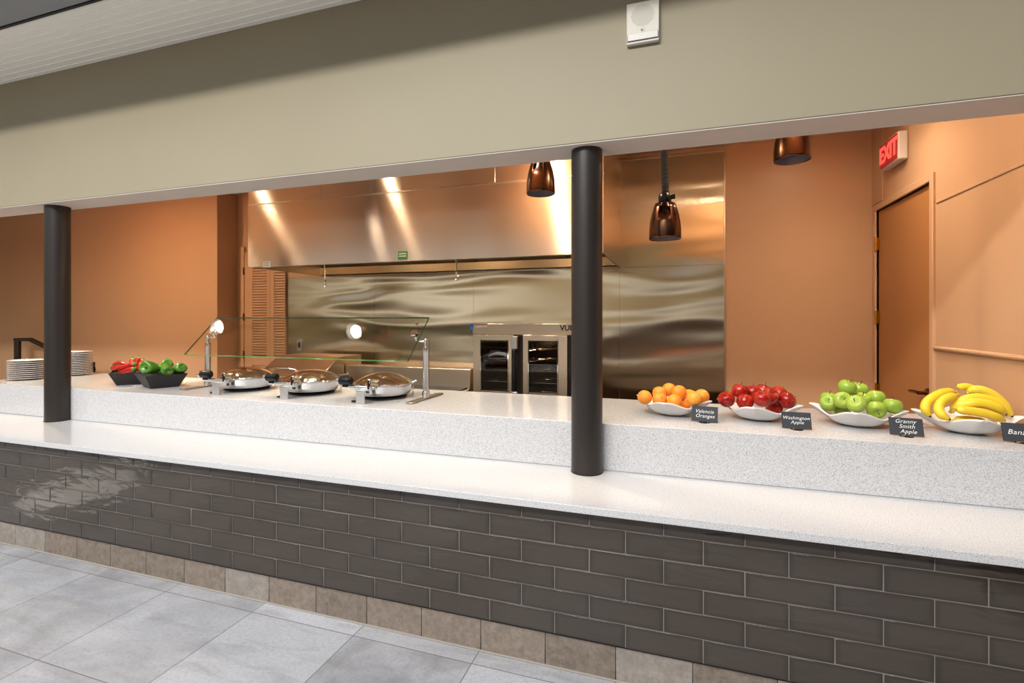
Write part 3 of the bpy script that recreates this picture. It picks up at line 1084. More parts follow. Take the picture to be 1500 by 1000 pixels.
# ------------------------------------------------------------------ exit sign
t = thing('exit_sign', (XR, 4.425, 2.775), 'red lit EXIT sign on the wall above the door', 'sign')
sx = 0.062
box('housing', -sx, -0.165, -0.10, -0.0005, 0.165, 0.10, M['sign_body'], t, bevel=0.008, loc=(0, 0, 0))
box('face', -sx - 0.004, -0.155, -0.09, -sx - 0.0002, 0.155, 0.09, M['pink_face'], t, bevel=0.003, loc=(0, 0, 0))
text('lettering', 'EXIT', 0.168, M['red_sign'], t, (-sx - 0.0065, 0, 0.0), (PI / 2, 0, -PI / 2), extrude=0.002, offset=0.005, space=0.95)

# ------------------------------------------------------------------ heat lamps
def heat_lamp(x, y, zb, lab, lit):
    t = thing('heat_lamp', (x, y, zb), lab, 'heat lamp', 'bronze heat lamps over the counter')
    prof = [(0.089, 0.0), (0.0905, 0.012), (0.090, 0.05), (0.086, 0.095), (0.078, 0.14), (0.067, 0.18), (0.056, 0.208)]
    skip = lambda i, a: i >= 4 and min(abs(math.sin((a - PI / 2) / 2)), abs(math.sin((a + PI / 2) / 2))) < 0.2
    sh = MB().lathe(prof, n=72, skip=skip).build('shade', M['bronze'], t, loc=(0, 0, 0), solid=0.003, fix=True)
    MB().lathe([(0.0845, 0.004), (0.084, 0.05), (0.079, 0.095), (0.066, 0.14), (0.05, 0.17), (0.033, 0.2), (0.026, 0.225)], n=48).build('lining', M['lining'] if not lit else M['lining'], t, loc=(0, 0, 0))
    MB().lathe([(0.086, 0.05), (0.0805, 0.098), (0.0675, 0.143), (0.052, 0.172), (0.035, 0.203), (0.028, 0.225), (0.0, 0.228)], n=48).build('inner_shell', mat('dark_bronze', '#2b1a12', 0.22, 0.8) if 'dark_bronze' not in bpy.data.materials else bpy.data.materials['dark_bronze'], t, loc=(0, 0, 0))
    MB().lathe([(0.0, 0.215), (0.034, 0.215), (0.038, 0.225), (0.038, 0.255), (0.03, 0.268), (0.0, 0.27)], n=24).build('collar', M['black_plastic'], t, loc=(0, 0, 0))
    MB().tube([(0.03, 0, 0.245), (0.058, 0, 0.248)], [0.013, 0.015], 14).build('knob', M['black_plastic'], t, loc=(0, 0, 0))
    c = MB()
    z = 0.262
    top = ZC - zb - 0.004
    pts, rad = [], []
    k = 0
    while z < top:
        pts.append((0.004 * math.sin(z * 9), 0, z))
        rad.append(0.0225 if k % 2 else 0.018)
        z += 0.006
        k += 1
    if len(pts) > 1:
        c.tube(pts, rad, 14)
        c.build('cord', M['black_matte'], t, loc=(0, 0, 0), smooth=60)
    MB().lathe([(0.0, 0.0), (0.06, 0.0), (0.055, -0.018), (0.03, -0.028), (0.0, -0.03)], n=32).build('ceiling_canopy', M['black_plastic'], t, loc=(0, 0, ZC - zb - 0.0005))
    MB().lathe([(0.0, 0.028), (0.03, 0.03), (0.052, 0.04), (0.06, 0.055), (0.05, 0.085), (0.028, 0.12), (0.018, 0.16), (0.018, 0.2)], n=32).build('bulb', M['bulb_glow'] if lit else M['bulb_off'], t, loc=(0, 0, -0.014 if lit else 0))
    return t


heat_lamp(-0.838, 3.1, 2.333, 'bronze heat lamp hanging just left of the column by the oven', False)
heat_lamp(-0.08, 3.1, 2.008, 'lowest bronze heat lamp on a black coiled cord above the oranges', False)
heat_lamp(0.588, 3.1, 2.406, 'bronze heat lamp pulled up high above the green apples', False)
heat_lamp(-4.79, 3.09, 2.575, 'lit heat lamp pulled up behind the header above the green peppers', True)
heat_lamp(-3.03, 3.05, 2.575, 'lit heat lamp pulled up behind the header above the chafing dishes', True)

# ------------------------------------------------------------------ sneeze guard
GX0, GX1 = -3.605, -1.663
GB, GT = Vector((0, 2.865, 1.261)), Vector((0, 3.155, 1.543))
gd = (GT - GB).normalized()
gn = Vector((0, -gd.z, gd.y))
t = thing('sneeze_guard', (-2.63, 3.07, ZU), 'slanted clear glass sneeze guard on two steel posts over the chafing dishes', 'sneeze guard')
g = MB()
th = 0.006


def gp(x, s, o):
    q = GB + (GT - GB) * s + gn * o
    return (x, q.y, q.z)


g.hexa([gp(GX0, 0, -th), gp(GX1, 0, -th), gp(GX1, 0, th), gp(GX0, 0, th), gp(GX0, 1, -th), gp(GX1, 1, -th), gp(GX1, 1, th), gp(GX0, 1, th)])
go = g.build('glass_panel', M['glass'], t, smooth=30)
go.data.materials.append(M['glass_edge'])
go.data.materials.append(M['glass_edge_low'])
for p_ in go.data.polygons:
    n_ = Vector(p_.normal)
    if abs(n_.dot(gn)) < 0.5:
        p_.material_index = 2 if n_.dot(gd) < -0.5 else 1
for px, lx in ((-3.607, 1), (-1.641, -1)):
    y0 = 3.07
    b = MB()
    b.lathe([(0.0, 0.0128), (0.026, 0.0128), (0.026, 0.05), (0.0215, 0.052), (0.0215, 0.315), (0.0225, 0.318), (0.0225, 0.352), (0.014, 0.356), (0.014, 0.405), (0.012, 0.41), (0.0, 0.41)], (px, y0, ZU), 28)
    post = b.build('post', M['steel_post'], t)
    b = MB()
    b.box(px - 0.026, y0 - 0.225, ZU + 0.0005, px + 0.026, y0 + 0.215, ZU + 0.0125)
    b.build('foot', M['foot_metal'], t, bevel=0.004)
    cxp = px + lx * 0.075
    s_ = 0.62
    q = GB + (GT - GB) * s_
    b = MB()
    b.tube([(px, y0, ZU + 0.392), (px + lx * 0.04, y0 - 0.01, ZU + 0.392), (cxp, q.y + 0.03, q.z - 0.045), (cxp, q.y, q.z) - gn * 0.006 if False else tuple(Vector((cxp, q.y, q.z)) - gn * 0.006)], 0.009, 12)
    b.build('clamp_arm', M['chrome'], t)
    b = MB()
    c_ = Vector((cxp, q.y, q.z))
    b.tube([c_ + gn * 0.0045, c_ + gn * 0.012], [0.03, 0.026], 28)
    b.tube([c_ - gn * 0.012, c_ - gn * 0.0045], [0.026, 0.03], 28)
    b.build('clamp_disc', M['chrome'], t)
for s_ in (0.04, 0.83):
    q = GB + (GT - GB) * s_
    c_ = Vector((GX1 - 0.065, q.y, q.z))
    MB().tube([c_ + gn * 0.0045, c_ + gn * 0.009], 0.012, 20).build('glass_bumper', M['chrome'], t)

# ------------------------------------------------------------------ chafing dishes
def chafer(name_label, cx, cy, first=None):
    if first is not None:
        t = dup(first)
        t.location = (cx, cy, ZU)
        t['label'] = name_label
        return t
    t = thing('chafing_dish', (cx, cy, ZU), name_label, 'chafing dish', 'round chafing dishes on the counter')
    O = (0, 0, 0)
    MB().lathe([(0.0, 0.001), (0.158, 0.001), (0.162, 0.004), (0.162, 0.013), (0.15, 0.016), (0.0, 0.016)], n=64).build('heater_base', M['black_plastic'], t, loc=O)
    MB().lathe([(0.0, 0.0165), (0.13, 0.0165), (0.163, 0.02), (0.182, 0.034), (0.192, 0.056), (0.197, 0.086), (0.200, 0.092), (0.200, 0.097), (0.188, 0.097), (0.182, 0.06), (0.12, 0.035), (0.0, 0.033)], n=72).build('water_pan', M['chrome'], t, loc=O)
    MB().lathe([(0.204, 0.0985), (0.206, 0.102), (0.204, 0.107), (0.196, 0.110), (0.196, 0.0985)], n=72).build('lid_rim', M['chrome'], t, loc=O)
    Rc = (0.198 ** 2 + 0.066 ** 2) / (2 * 0.066)
    am = math.asin(0.198 / Rc)
    dome = [(Rc * math.sin(a), 0.109 + 0.066 - Rc + Rc * math.cos(a)) for a in [am * (1 - i / 12) for i in range(13)]]
    dome[-1] = (0.0, dome[-1][1])
    MB().lathe(dome, n=72).build('lid', M['lid_steel'], t, loc=O, smooth=80)
    # hinge bridge on the side towards the ledge
    b = MB()
    b.tube([(-0.15, -0.252, 0.098), (0.10, -0.252, 0.098)], 0.013, 16)
    for x in (-0.11, 0.06):
        b.box(x - 0.014, -0.255, 0.084, x + 0.014, -0.17, 0.096)
    b.build('hinge_arm', M['chrome'], t, loc=O, bevel=0.002)
    b = MB()
    b.tube([(-0.165, -0.252, 0.137), (-0.16, -0.252, 0.137), (-0.125, -0.252, 0.138), (-0.09, -0.252, 0.137), (-0.082, -0.252, 0.137)], [0.024, 0.029, 0.031, 0.029, 0.022], 24)
    b.box(-0.14, -0.27, 0.098, -0.105, -0.234, 0.12)
    b.build('hinge_barrel', M['black_plastic'], t, loc=O)  # shade on this barrel is put into its black colour
    MB().tube([(-0.19, -0.252, 0.137), (-0.185, -0.252, 0.137), (-0.166, -0.252, 0.137)], [0.022, 0.027, 0.027], 24).build('hinge_cap', M['chrome'], t, loc=O)
    b = MB()
    b.box(0.048, -0.275, 0.078, 0.078, -0.23, 0.158)
    b.build('lid_bracket', M['chrome'], t, loc=O, bevel=0.008, seg=3)
    b = MB()
    b.tube([(0.078, -0.252, 0.133), (0.084, -0.252, 0.133), (0.128, -0.252, 0.133), (0.133, -0.252, 0.133)], [0.021, 0.025, 0.025, 0.02], 24)
    b.build('hinge_barrel', mat('brushed_bronze_barrel', (0.5, 0.40, 0.27), 0.3, 1.0), t, loc=O)  # gold reflection on the steel barrel painted as its colour
    lg = MB()
    lg.box(-0.012, -0.302, 0.001, 0.05, -0.292, 0.088)
    lg.box(-0.012, -0.302, 0.080, 0.05, -0.24, 0.0865)
    l_ = lg.build('leg', M['leg_steel'], t, loc=O, bevel=0.002)
    box('foot_pad', -0.075, -0.265, 0.0005, -0.03, -0.235, 0.0115, M['black_plastic'], l_, bevel=0.002, loc=O)
    for A3 in (35, 145):
        A_ = math.radians(A3)
        w = Vector((math.cos(A_), math.sin(A_), 0))
        q = Vector((-w.y, w.x, 0))
        c = w * 0.203
        lg = MB()
        lg.hexa([tuple(c + w * a + q * b_ + Vector((0, 0, z))) for z in (0.001, 0.088) for a, b_ in ((-0.004, -0.027), (0.004, -0.027), (0.004, 0.027), (-0.004, 0.027))])
        lg.build('leg', M['chrome'], t, loc=O, bevel=0.002)
    k = MB()
    A4 = math.radians(15)
    w = Vector((math.cos(A4), math.sin(A4), 0))
    k.tube([w * 0.2 + Vector((0, 0, 0.10)), w * 0.235 + Vector((0, 0, 0.118))], [0.009, 0.006], 12)
    k.build('lid_latch', M['chrome'], t, loc=O)
    return t


ch = chafer('round polished chafing dish nearest the left steel post, under the glass guard', -3.185, 3.055)
chafer('middle one of the three round polished chafing dishes under the glass guard', -2.575, 3.055, ch)
chafer('round polished chafing dish nearest the right steel post, under the glass guard', -1.965, 3.055, ch)

# ------------------------------------------------------------------ plates
def plate_mesh():
    mb_ = MB().lathe([(0.0, 0.0), (0.075, 0.0), (0.082, 0.003), (0.10, 0.009), (0.128, 0.0125), (0.135, 0.0135), (0.1355, 0.0155), (0.134, 0.0172), (0.126, 0.0165), (0.098, 0.0125), (0.08, 0.007), (0.0, 0.006)], n=72)
    return mb_


ORD = ['top', 'second', 'third', 'fourth', 'fifth', 'sixth', 'seventh', 'eighth', 'ninth', 'tenth', 'eleventh', 'twelfth', 'thirteenth', 'fourteenth']
proto = None
for (sx_, sy_, n_, pitch, desc, grp) in ((-5.60, 2.93, 10, 0.0176, 'shorter stack left of the column', 'plates in the shorter stack'),
                                         (-5.585, 3.30, 14, 0.0162, 'taller stack right of the column', 'plates in the taller stack')):
    for i in range(n_):
        k = n_ - 1 - i
        z = ZU + 0.0005 + i * pitch
        if k == n_ - 1:
            lab = 'white round plate at the bottom of the ' + desc
        elif k == 0:
            lab = 'white round plate on top of the ' + desc
        else:
            lab = 'white round plate, %s from the top of the %s' % (ORD[k], desc)
        if proto is None:
            proto = plate_mesh().build('plate', M['porcelain'], loc=(0, 0, 0))
            o = proto
        else:
            o = proto.copy()
            C.objects.link(o)
        o.location = (sx_ + random.gauss(0, 0.0015), sy_ + random.gauss(0, 0.0015), z)
        tag(o, lab, 'plate', grp)

# ------------------------------------------------------------------ black tapered bowls and peppers
def tapered_bowl(cx, cy, rz, lab):
    t = thing('square_bowl', (cx, cy, ZU + 0.0005), lab, 'bowl', 'black square bowls of peppers', rz)
    a, b_, h, w = 0.095, 0.145, 0.105, 0.006
    m_ = MB()
    rings = [(a, 0), (b_, h), (b_ - w, h), (a - w, w)]
    vs = []
    for s, z in rings:
        vs += [(-s, -s, z), (s, -s, z), (s, s, z), (-s, s, z)]
    fs = []
    for i in range(3):
        for k in range(4):
            fs.append((i * 4 + k, i * 4 + (k + 1) % 4, (i + 1) * 4 + (k + 1) % 4, (i + 1) * 4 + k))
    fs += [(3, 2, 1, 0), (12, 13, 14, 15)]
    m_.add(vs, fs)
    m_.build('shell', M['black_matte'], t, bevel=0.003, loc=(0, 0, 0))
    return t


tapered_bowl(-3.955, 2.945, math.radians(68.5), 'black square tapered bowl holding green bell peppers')
tapered_bowl(-4.385, 3.01, math.radians(52), 'black square tapered bowl holding long red peppers')


def bell_pepper(loc, rot, s, lab):
    prof = [(0.0, 0.062), (0.010, 0.060), (0.022, 0.070), (0.034, 0.072), (0.043, 0.062), (0.046, 0.04), (0.045, 0.01), (0.042, -0.02), (0.037, -0.045), (0.028, -0.058), (0.016, -0.060), (0.008, -0.052), (0.0, -0.050)]

    def fn(r, z, a):
        lob = 1 + 0.10 * abs(math.cos(1.5 * a + 0.4)) + 0.05 * math.cos(2 * a + 1)
        return r * lob, z - (0.006 * math.cos(3 * a) if z < -0.03 else 0)
    t = thing('bell_pepper', loc, lab, 'pepper', 'green bell peppers in the black bowl')
    t.rotation_euler = rot
    t.scale = (s, s, s)
    MB().lathe(prof, n=48, fn=fn).build('flesh', M['bell_pepper'], t, loc=(0, 0, 0), smooth=180)
    st = MB().tube([(0, 0, 0.056), (0.002, 0, 0.07), (0.006, 0.002, 0.086), (0.012, 0.003, 0.096)], [0.014, 0.007, 0.0065, 0.008], 12)
    st.build('stem', M['leaf_green'], t, loc=(0, 0, 0))


R_ = math.radians
# (pixel centre, depth plane, size, rotation, label)
for (px, py, Y, s, rot, lab) in (
        (221, 538.5, 2.86, 1.06, (R_(80), R_(10), R_(20)), 'large glossy green bell pepper lying at the left of the black bowl'),
        (243.5, 540, 2.925, 0.86, (R_(110), R_(0), R_(65)), 'pale green bell pepper with its lobed end facing out, bowl centre'),
        (246, 533.5, 3.03, 0.85, (R_(75), R_(20), R_(40)), 'pale green bell pepper behind the lobed one in the bowl'),
        (262, 541, 3.02, 0.88, (R_(70), R_(0), R_(75)), 'small green bell pepper at the right corner of the black bowl'),
        (231.5, 539, 3.02, 0.72, (R_(90), R_(0), R_(-40)), 'dark green bell pepper half hidden behind the large one')):
    bell_pepper(at(px, py, Y), rot, s, lab)


def cat(pts, n=8):
    pts = [Vector(p) for p in pts]
    out = []
    for i in range(len(pts) - 1):
        p0, p1, p2, p3 = pts[max(i - 1, 0)], pts[i], pts[i + 1], pts[min(i + 2, len(pts) - 1)]
        for k in range(n):
            s = k / n
            out.append(0.5 * ((2 * p1) + (-p0 + p2) * s + (2 * p0 - 5 * p1 + 4 * p2 - p3) * s * s + (-p0 + 3 * p1 - 3 * p2 + p3) * s ** 3))
    out.append(pts[-1])
    return out


def red_pepper(pix, lab, r=0.017):
    """pix: list of (px, py, Y) from stem end to tip."""
    pts = [at(*p) for p in pix]
    c = cat(pts, 7)
    o = c[0].copy()
    t = thing('red_pepper', o, lab, 'pepper', 'long red peppers in the black bowl')
    n = len(c)
    rad = []
    for i in range(n):
        s = i / (n - 1)
        rad.append(r * (0.55 + 0.45 * min(1, s * 7)) * (1 - 0.82 * s ** 2.2) * (1 + 0.07 * math.sin(9 * s + 3)))
    MB().tube([p - o for p in c], rad, 16).build('flesh', M['red_pepper'], t, loc=(0, 0, 0), smooth=180)
    d = (c[0] - c[2]).normalized()
    b = MB()
    b.tube([-d * 0.004, d * 0.004, d * 0.007], [r * 0.75, r * 0.62, r * 0.3], 14)
    b.tube([d * 0.003, d * 0.012, d * 0.02 + Vector((0.004, 0, 0.004))], [0.005, 0.004, 0.0046], 10)
    b.build('stem', M['leaf_green'], t, loc=(0, 0, 0))


for pix, lab, r in (
        ([(165, 539, 2.98), (172, 540, 2.97), (180, 537, 2.96), (190, 534, 2.96)], 'long red pepper whose green stem tops the left corner of the bowl', 0.025),
        ([(167, 535, 3.05), (174, 532, 3.05), (184, 534, 3.05), (192, 538, 3.04)], 'bright red pepper lying behind the left corner one', 0.024),
        ([(196, 540, 2.89), (187, 542.5, 2.885), (179, 545, 2.885), (173, 546, 2.89)], 'wrinkled red pepper lying along the front rim of the bowl', 0.023),
        ([(197, 533, 2.94), (189, 536, 2.93), (180, 540, 2.92), (173, 544, 2.905)], 'long red pepper slanting across the front of the heap', 0.025),
        ([(202, 523.5, 3.08), (201, 530, 3.07), (199, 537, 3.06), (197, 545, 3.05)], 'red pepper standing upright with green stem at the top', 0.022),
        ([(194, 526, 3.11), (193.5, 532, 3.10), (192, 538, 3.085), (190, 543, 3.075)], 'red pepper with curled head left of the upright one', 0.024),
        ([(209, 528, 3.10), (206, 534, 3.08), (204, 540, 3.07), (202, 546, 3.05)], 'red pepper at the right of the heap beside the green peppers', 0.022),
        ([(206, 541, 2.985), (199, 539.5, 2.985), (192, 541, 2.975), (185, 543, 2.965)], 'dark red pepper low in the right front of the heap', 0.022)):
    red_pepper(pix, lab, r)

# ------------------------------------------------------------------ white fruit bowls
def fruit_bowl(cx, cy, rz, lab):
    t = thing('fruit_bowl', (cx, cy, ZU + 0.0005), lab, 'bowl', 'white square fruit bowls', rz)
    n, m_ = 96, 16
    vs, fs = [], []
    for i in range(m_ + 1):
        s = i / m_
        for k in range(n):
            a = 2 * PI * k / n
            c4 = abs(math.cos(2 * a))           # 1 at the four corners, 0 mid-side
            rc = 1.0 / (abs(math.cos(a)) ** 1.08 + abs(math.sin(a)) ** 1.08) ** (1 / 1.08)
            rc0 = 1.0 / (abs(math.cos(a)) ** 1.8 + abs(math.sin(a)) ** 1.8) ** (1 / 1.8)
            q = rc0 * (1 - s) + rc * s
            r = q * (0.062 + (0.213 - 0.062) * s)
            zc_ = 0.007 + (0.050 + 0.036 * c4 ** 1.6) * s ** 1.55
            vs.append((r * math.cos(a), r * math.sin(a), zc_))
    for i in range(m_):
        for k in range(n):
            k2 = (k + 1) % n
            fs.append((i * n + k, i * n + k2, (i + 1) * n + k2, (i + 1) * n + k))
    fs.append(tuple(range(n - 1, -1, -1)))
    b = MB().add(vs, fs)
    b.build('shell', M['porcelain'], t, loc=(0, 0, 0), solid=0.006, smooth=60)
    b = MB()
    vv = []
    for z, s in ((0.0, 0.058), (0.006, 0.062)):
        for k in range(48):
            a = 2 * PI * k / 48
            rc = 1.0 / (abs(math.cos(a)) ** 1.8 + abs(math.sin(a)) ** 1.8) ** (1 / 1.8)
            vv.append((rc * s * math.cos(a), rc * s * math.sin(a), z))
    ff = [(k, (k + 1) % 48, 48 + (k + 1) % 48, 48 + k) for k in range(48)] + [tuple(range(47, -1, -1)), tuple(range(48, 96))]
    b.add(vv, ff).build('foot', M['porcelain'], t, loc=(0, 0, 0))
    return t


BC = [(-0.035, 3.03, -14), (0.41, 3.03, -15), (0.868, 3.02, -17), (1.318, 3.0, -11)]
for (x, y, a), lab in zip(BC, ('white square flared bowl piled with oranges', 'white square flared bowl piled with red apples',
                               'white square flared bowl piled with green apples', 'white square flared bowl of bananas')):
    fruit_bowl(x, y, math.radians(a), lab)

# ------------------------------------------------------------------ round fruit
def orange_proto():
    t = thing('orange', (0, 0, 0), 'orange', 'orange', 'oranges in the white bowl')
    prof = [(0.0, -0.0385)] + [(0.0405 * math.cos(a), 0.0392 * math.sin(a)) for a in [-PI / 2 + PI * i / 18 for i in range(1, 18)]] + [(0.006, 0.0385), (0.0, 0.0372)]
    MB().lathe(prof, n=36).build('peel', M['orange_peel'], t, loc=(0, 0, 0), smooth=180)
    MB().lathe([(0.0, 0.0386), (0.0035, 0.0384), (0.0042, 0.0376)], n=10).build('stem_end', M['leaf_green'], t, loc=(0, 0, 0))
    return t


def apple_proto(name, R, m, cat_, grp, tall):
    t = thing(name, (0, 0, 0), name, cat_, grp)
    prof = []
    for i in range(25):
        a = -PI / 2 + PI * i / 24
        r = math.cos(a)
        z = math.sin(a)
        rr = R * (abs(r) ** 0.82) * (1.0 + 0.05 * z)
        zz = R * tall * (0.93 * z - 0.30 * math.exp(-((abs(r)) / 0.30) ** 2) * (1 if z > 0 else -0.72))
        prof.append((rr if 0 < i < 24 else 0.0, zz))

    def fn(r, z, a):
        k = 1 + 0.02 * math.cos(5 * a) * (1 if z < 0 else 0.5)
        return r * k, z
    MB().lathe(prof, n=40, fn=fn).build('flesh', m, t, loc=(0, 0, 0), smooth=180)
    zt_ = prof[-1][1]
    MB().tube([(0, 0, zt_ - 0.002), (0.001, 0.001, zt_ + 0.012), (0.004, 0.002, zt_ + 0.022)], [0.0022, 0.0016, 0.0024], 8).build('stem', M['stem_brown'], t, loc=(0, 0, 0))
    zb_ = prof[0][1]
    MB().lathe([(0.0, zb_ - 0.001), (0.005, zb_ - 0.004), (0.007, zb_ - 0.001)], n=10).build('calyx', M['stem_brown'], t, loc=(0, 0, 0))
    return t


def place(proto_, used, loc, rot, lab, s=1.0):
    if not used:
        o = proto_
        used.append(1)
    else:
        o = dup(proto_)
    o.location = loc
    o.rotation_euler = rot
    o.scale = (s, s, s)
    o['label'] = lab
    return o


OR = [((-0.1849, 2.9256, 1.0951), 'orange at the far left end of the heap of oranges', (0.3, 0.2, 0)),
      ((-0.1036, 2.9361, 1.0857), 'orange with a pale navel at the front left of the heap', (1.2, 0.1, 0.3)),
      ((-0.1079, 3.0155, 1.1076), 'orange resting behind and above the front left one', (0.4, 0.5, 1)),
      ((-0.0569, 3.0800, 1.1224), 'topmost orange at the back of the heap of oranges', (0.1, 0.3, 2)),
      ((-0.0000, 2.9862, 1.1226), 'large orange on top of the heap right of centre', (1.0, 0.4, 0.6)),
      ((-0.0250, 2.9117, 1.0817), 'yellowish orange at the front centre of the bowl rim', (0.5, 1.0, 0)),
      ((0.0560, 3.0928, 1.0885), 'orange peeking out behind at the right of the heap', (0.2, 0.1, 1)),
      ((0.0776, 2.9012, 1.1051), 'deep orange fruit just above the Valencia card', (0.6, 0.2, 2.1)),
      ((0.1196, 2.9914, 1.1062), 'yellow orange at the far right end of the heap', (0.3, 0.6, 1.1)),
      ((0.0221, 3.0261, 1.0538), 'orange half buried low between its neighbours', (0.9, 0.9, 0.2))]
op, used = orange_proto(), []
for loc, lab, rot in OR:
    place(op, used, loc, rot, lab)

RA = [((0.2430, 2.9527, 1.1009), 'red apple at the far left end of its bowl', (0.2, -0.5, 0.4)),
      ((0.3158, 3.0122, 1.1396), 'dark red apple on top at the left of the heap', (0.15, 0.2, 1.2)),
      ((0.3332, 2.9329, 1.0953), 'red apple at the front left of the rim, under the top one', (0.4, 0.3, 2.0)),
      ((0.3885, 3.0682, 1.1277), 'red apple behind, in the dip between the two peaks', (-0.2, 0.1, 0.3)),
      ((0.4508, 3.1507, 1.1264), 'red apple farthest back at the top of the heap', (0.3, 0.1, 1.0)),
      ((0.4050, 2.8679, 1.1260), 'bright red apple at front centre with a white highlight', (0.35, -0.1, 0.6)),
      ((0.4552, 2.9455, 1.1298), 'red apple with a pale stem hollow, upper right of centre', (0.75, 0.35, 0.2)),
      ((0.5214, 3.0911, 1.1228), 'red apple behind the right end of its heap', (0.2, 0.6, 0.9)),
      ((0.5394, 2.9753, 1.1059), 'red apple with a golden patch at the far right end', (0.5, 0.9, 0.1)),
      ((0.4871, 3.0342, 1.0574), 'dark red apple buried low between its neighbours', (1.2, 0.2, 0.0))]
rp, used = apple_proto('red_apple', 0.0435, M['red_apple'], 'apple', 'red apples in the white bowl', 1.02), []
for loc, lab, rot in RA:
    place(rp, used, loc, rot, lab)

GA = [((0.7408, 3.0151, 1.0969), 'green apple with a hollow facing out at the far left', (0.95, -0.35, 0)),
      ((0.7838, 2.9402, 1.1257), 'green apple with a stem hollow facing the viewer, second tier left', (1.25, -0.1, 0)),
      ((0.8204, 3.0026, 1.1845), 'topmost green apple crowning the heap', (0.2, 0.4, 0)),
      ((0.9072, 3.1174, 1.1621), 'green apple just behind the topmost one', (0.2, 0.1, 0.5)),
      ((0.8841, 3.0094, 1.1199), 'green apple in the middle of the second tier', (0.35, -0.2, 1.0)),
      ((0.8202, 2.8567, 1.1226), 'pale green apple at the front centre of the rim', (0.5, -0.9, 0.4)),
      ((0.9255, 2.9288, 1.0882), 'green apple at the front, right of the pale front one', (1.9, 0.3, 0)),
      ((0.9632, 3.0536, 1.1291), 'green apple at the right of the second tier, behind', (0.3, 0.3, 2)),
      ((1.0091, 2.9769, 1.1021), 'large green apple at the far right end', (0.2, 0.2, 1.6)),
      ((0.7638, 3.1029, 1.1054), 'yellowish green apple peeking out behind at the left', (0.1, 0.1, 0)),
      ((0.8121, 3.0482, 1.0509), 'green apple half buried low in the front left gap', (0.3, 1.0, 0))]
gp_, used = apple_proto('green_apple', 0.043, M['green_apple'], 'apple', 'green apples in the white bowl', 0.96), []
for loc, lab, rot in GA:
    place(gp_, used, loc, rot, lab)


def banana(pix, lab, r=0.0185, stem_first=True):
    """pix: (px, py, Y) along the fruit from stem to blossom tip."""
    c = cat([at(*p) for p in pix], 7)
    o = c[len(c) // 2].copy()
    t = thing('banana', o, lab, 'banana', 'bananas in the white bowl')
    n = len(c)
    pts = [p - o for p in c]
    i0, i1 = max(1, int(n * 0.10)), n - 1 - max(1, int(n * 0.03))
    rad = []
    for i in range(n):
        s = i / (n - 1)
        k = min(1.0, (s / 0.22)) ** 0.8 * min(1.0, ((1 - s) / 0.16)) ** 0.6
        rad.append(max(0.0068, r * k))
    MB().tube(pts[i0:i1 + 1], rad[i0:i1 + 1], 10).build('peel', M['banana'], t, loc=(0, 0, 0), smooth=50, sub=1)
    MB().tube(pts[:i0 + 2], [0.0085] + [0.0075] * i0 + [rad[i0 + 1] * 0.8], 10).build('stem', M['banana_stem'], t, loc=(0, 0, 0))
    d = (pts[-1] - pts[-2]).normalized()
    MB().tube([pts[i1] - d * 0.004, pts[-1], pts[-1] + d * 0.002], [0.008, 0.0055, 0.004], 10).build('tip', M['banana_tip'], t, loc=(0, 0, 0))
    return t


def q(x, y):
    return 1330 + x / 8.8235, 550 + y / 8.8235


for pix, lab, r in (
        ([(620, 215, 3.05), (540, 210, 3.04), (400, 240, 3.0), (260, 330, 2.97), (225, 430, 2.95), (290, 530, 2.94)], 'banana curving down at the far left of the bowl', 0.0225),
        ([(650, 250, 2.98), (560, 270, 2.96), (440, 330, 2.92), (400, 420, 2.90), (430, 500, 2.88), (545, 570, 2.87)], 'greenish banana curved just inside the leftmost one', 0.0215),
        ([(640, 165, 3.08), (680, 150, 3.08), (760, 145, 3.09), (860, 180, 3.12), (960, 280, 3.14)], 'short banana with dark cut end pointing left at the top', 0.019),
        ([(765, 235, 3.05), (830, 190, 3.05), (950, 188, 3.045), (1100, 252, 3.04), (1230, 367, 3.035), (1340, 508, 3.03)], 'banana arching over the top of the heap to the right rim', 0.023),
        ([(540, 480, 2.97), (600, 410, 2.97), (740, 310, 2.97), (930, 288, 2.978), (1130, 338, 2.978), (1260, 428, 2.978), (1350, 528, 2.978)], 'banana beneath the arching one, spanning the bowl', 0.0225),
        ([(570, 470, 2.93), (660, 400, 2.93), (820, 357, 2.92), (990, 362, 2.92), (1150, 412, 2.92), (1270, 502, 2.93)], 'banana in the middle of the right bunch above the lowest', 0.023),
        ([(600, 440, 2.88), (680, 445, 2.88), (820, 460, 2.885), (980, 485, 2.89), (1130, 530, 2.90), (1250, 580, 2.92)], 'lowest banana with small brown marks lying along the front rim', 0.0205),
        ([(560, 590, 2.94), (660, 570, 2.93), (780, 565, 2.93), (900, 580, 2.94), (1010, 600, 2.96)], 'banana mostly hidden beneath the lowest one in the bowl', 0.018)):
    banana([(*q(x, y), Y) for x, y, Y in pix], lab, r)

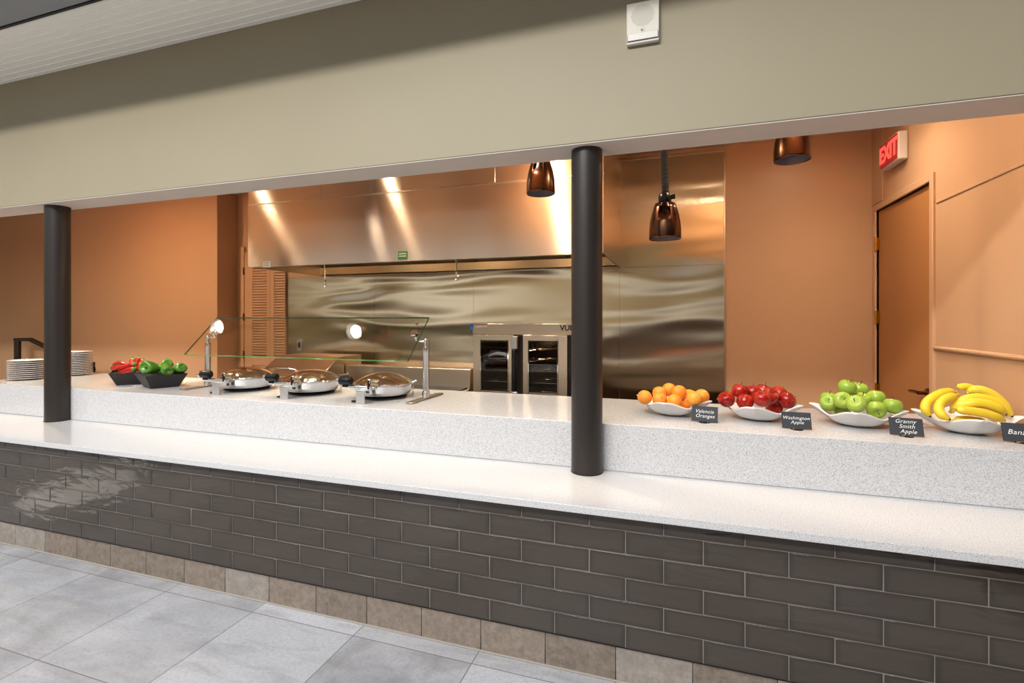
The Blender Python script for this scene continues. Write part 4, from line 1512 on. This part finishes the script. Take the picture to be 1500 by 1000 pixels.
# ------------------------------------------------------------------ slate name cards
def card(px0, py0, px1, py1, lines, lab, size=0.03, w=0.13, h=0.082):
    a, b = atz(px0, py0, ZU), atz(px1, py1, ZU)
    c = (a + b) / 2
    rz = math.atan2(b.y - a.y, b.x - a.x)
    rz = max(-0.25, min(0.25, rz))
    t = thing('name_card', (c.x, c.y - (0.024 if 'Valencia' in lines else 0.012), ZU + 0.0005), lab, 'card', 'slate name cards by the fruit bowls', rz)
    tl = math.radians(22)
    up = Vector((0, math.sin(tl), math.cos(tl)))
    bk = Vector((0, math.cos(tl), -math.sin(tl)))

    def pt(x, u, o):
        return Vector((x, 0, 0.006)) + up * u + bk * o
    b_ = MB()
    b_.hexa([pt(-w / 2, 0, 0), pt(w / 2, 0, 0), pt(w / 2, 0, 0.004), pt(-w / 2, 0, 0.004), pt(-w / 2, h, 0), pt(w / 2, h, 0), pt(w / 2, h, 0.004), pt(-w / 2, h, 0.004)])
    b_.build('slate', M['slate'], t, loc=(0, 0, 0), bevel=0.0008, seg=1)
    s = MB()
    s.lathe([(0.0, 0.0), (0.027, 0.0), (0.026, 0.004), (0.016, 0.009), (0.0, 0.011)], (0, 0.004, 0), 24)
    s.build('stand', M['plastic_clear'], t, loc=(0, 0, 0))
    n = len(lines)
    for i, ln in enumerate(lines):
        u = h / 2 + (n - 1) * size * 0.46 - i * size * 0.92
        text('lettering', ln, size, M['chalk'], t, pt(0.004 * (i - 0.5), u, -0.0008), (PI / 2 - tl, 0, 0), extrude=0.0003, shear=0.28, offset=-0.0002, space=1.05)
    return t


card(1012, 616, 1051, 619.5, ['Valencia', 'Oranges'], 'small slate card reading Valencia Oranges beside the oranges', 0.0265)
card(1147, 627.5, 1187, 630, ['Washington', 'Apple'], 'small slate card reading Washington Apple beside the red apples', 0.0235)
card(1305, 637, 1350, 640.5, ['Granny', 'Smith', 'Apple'], 'small slate card reading Granny Smith Apple beside the green apples', 0.0255)
card(1472, 646.5, 1521, 650.5, ['Banana'], 'small slate card reading Banana at the right edge', 0.031)
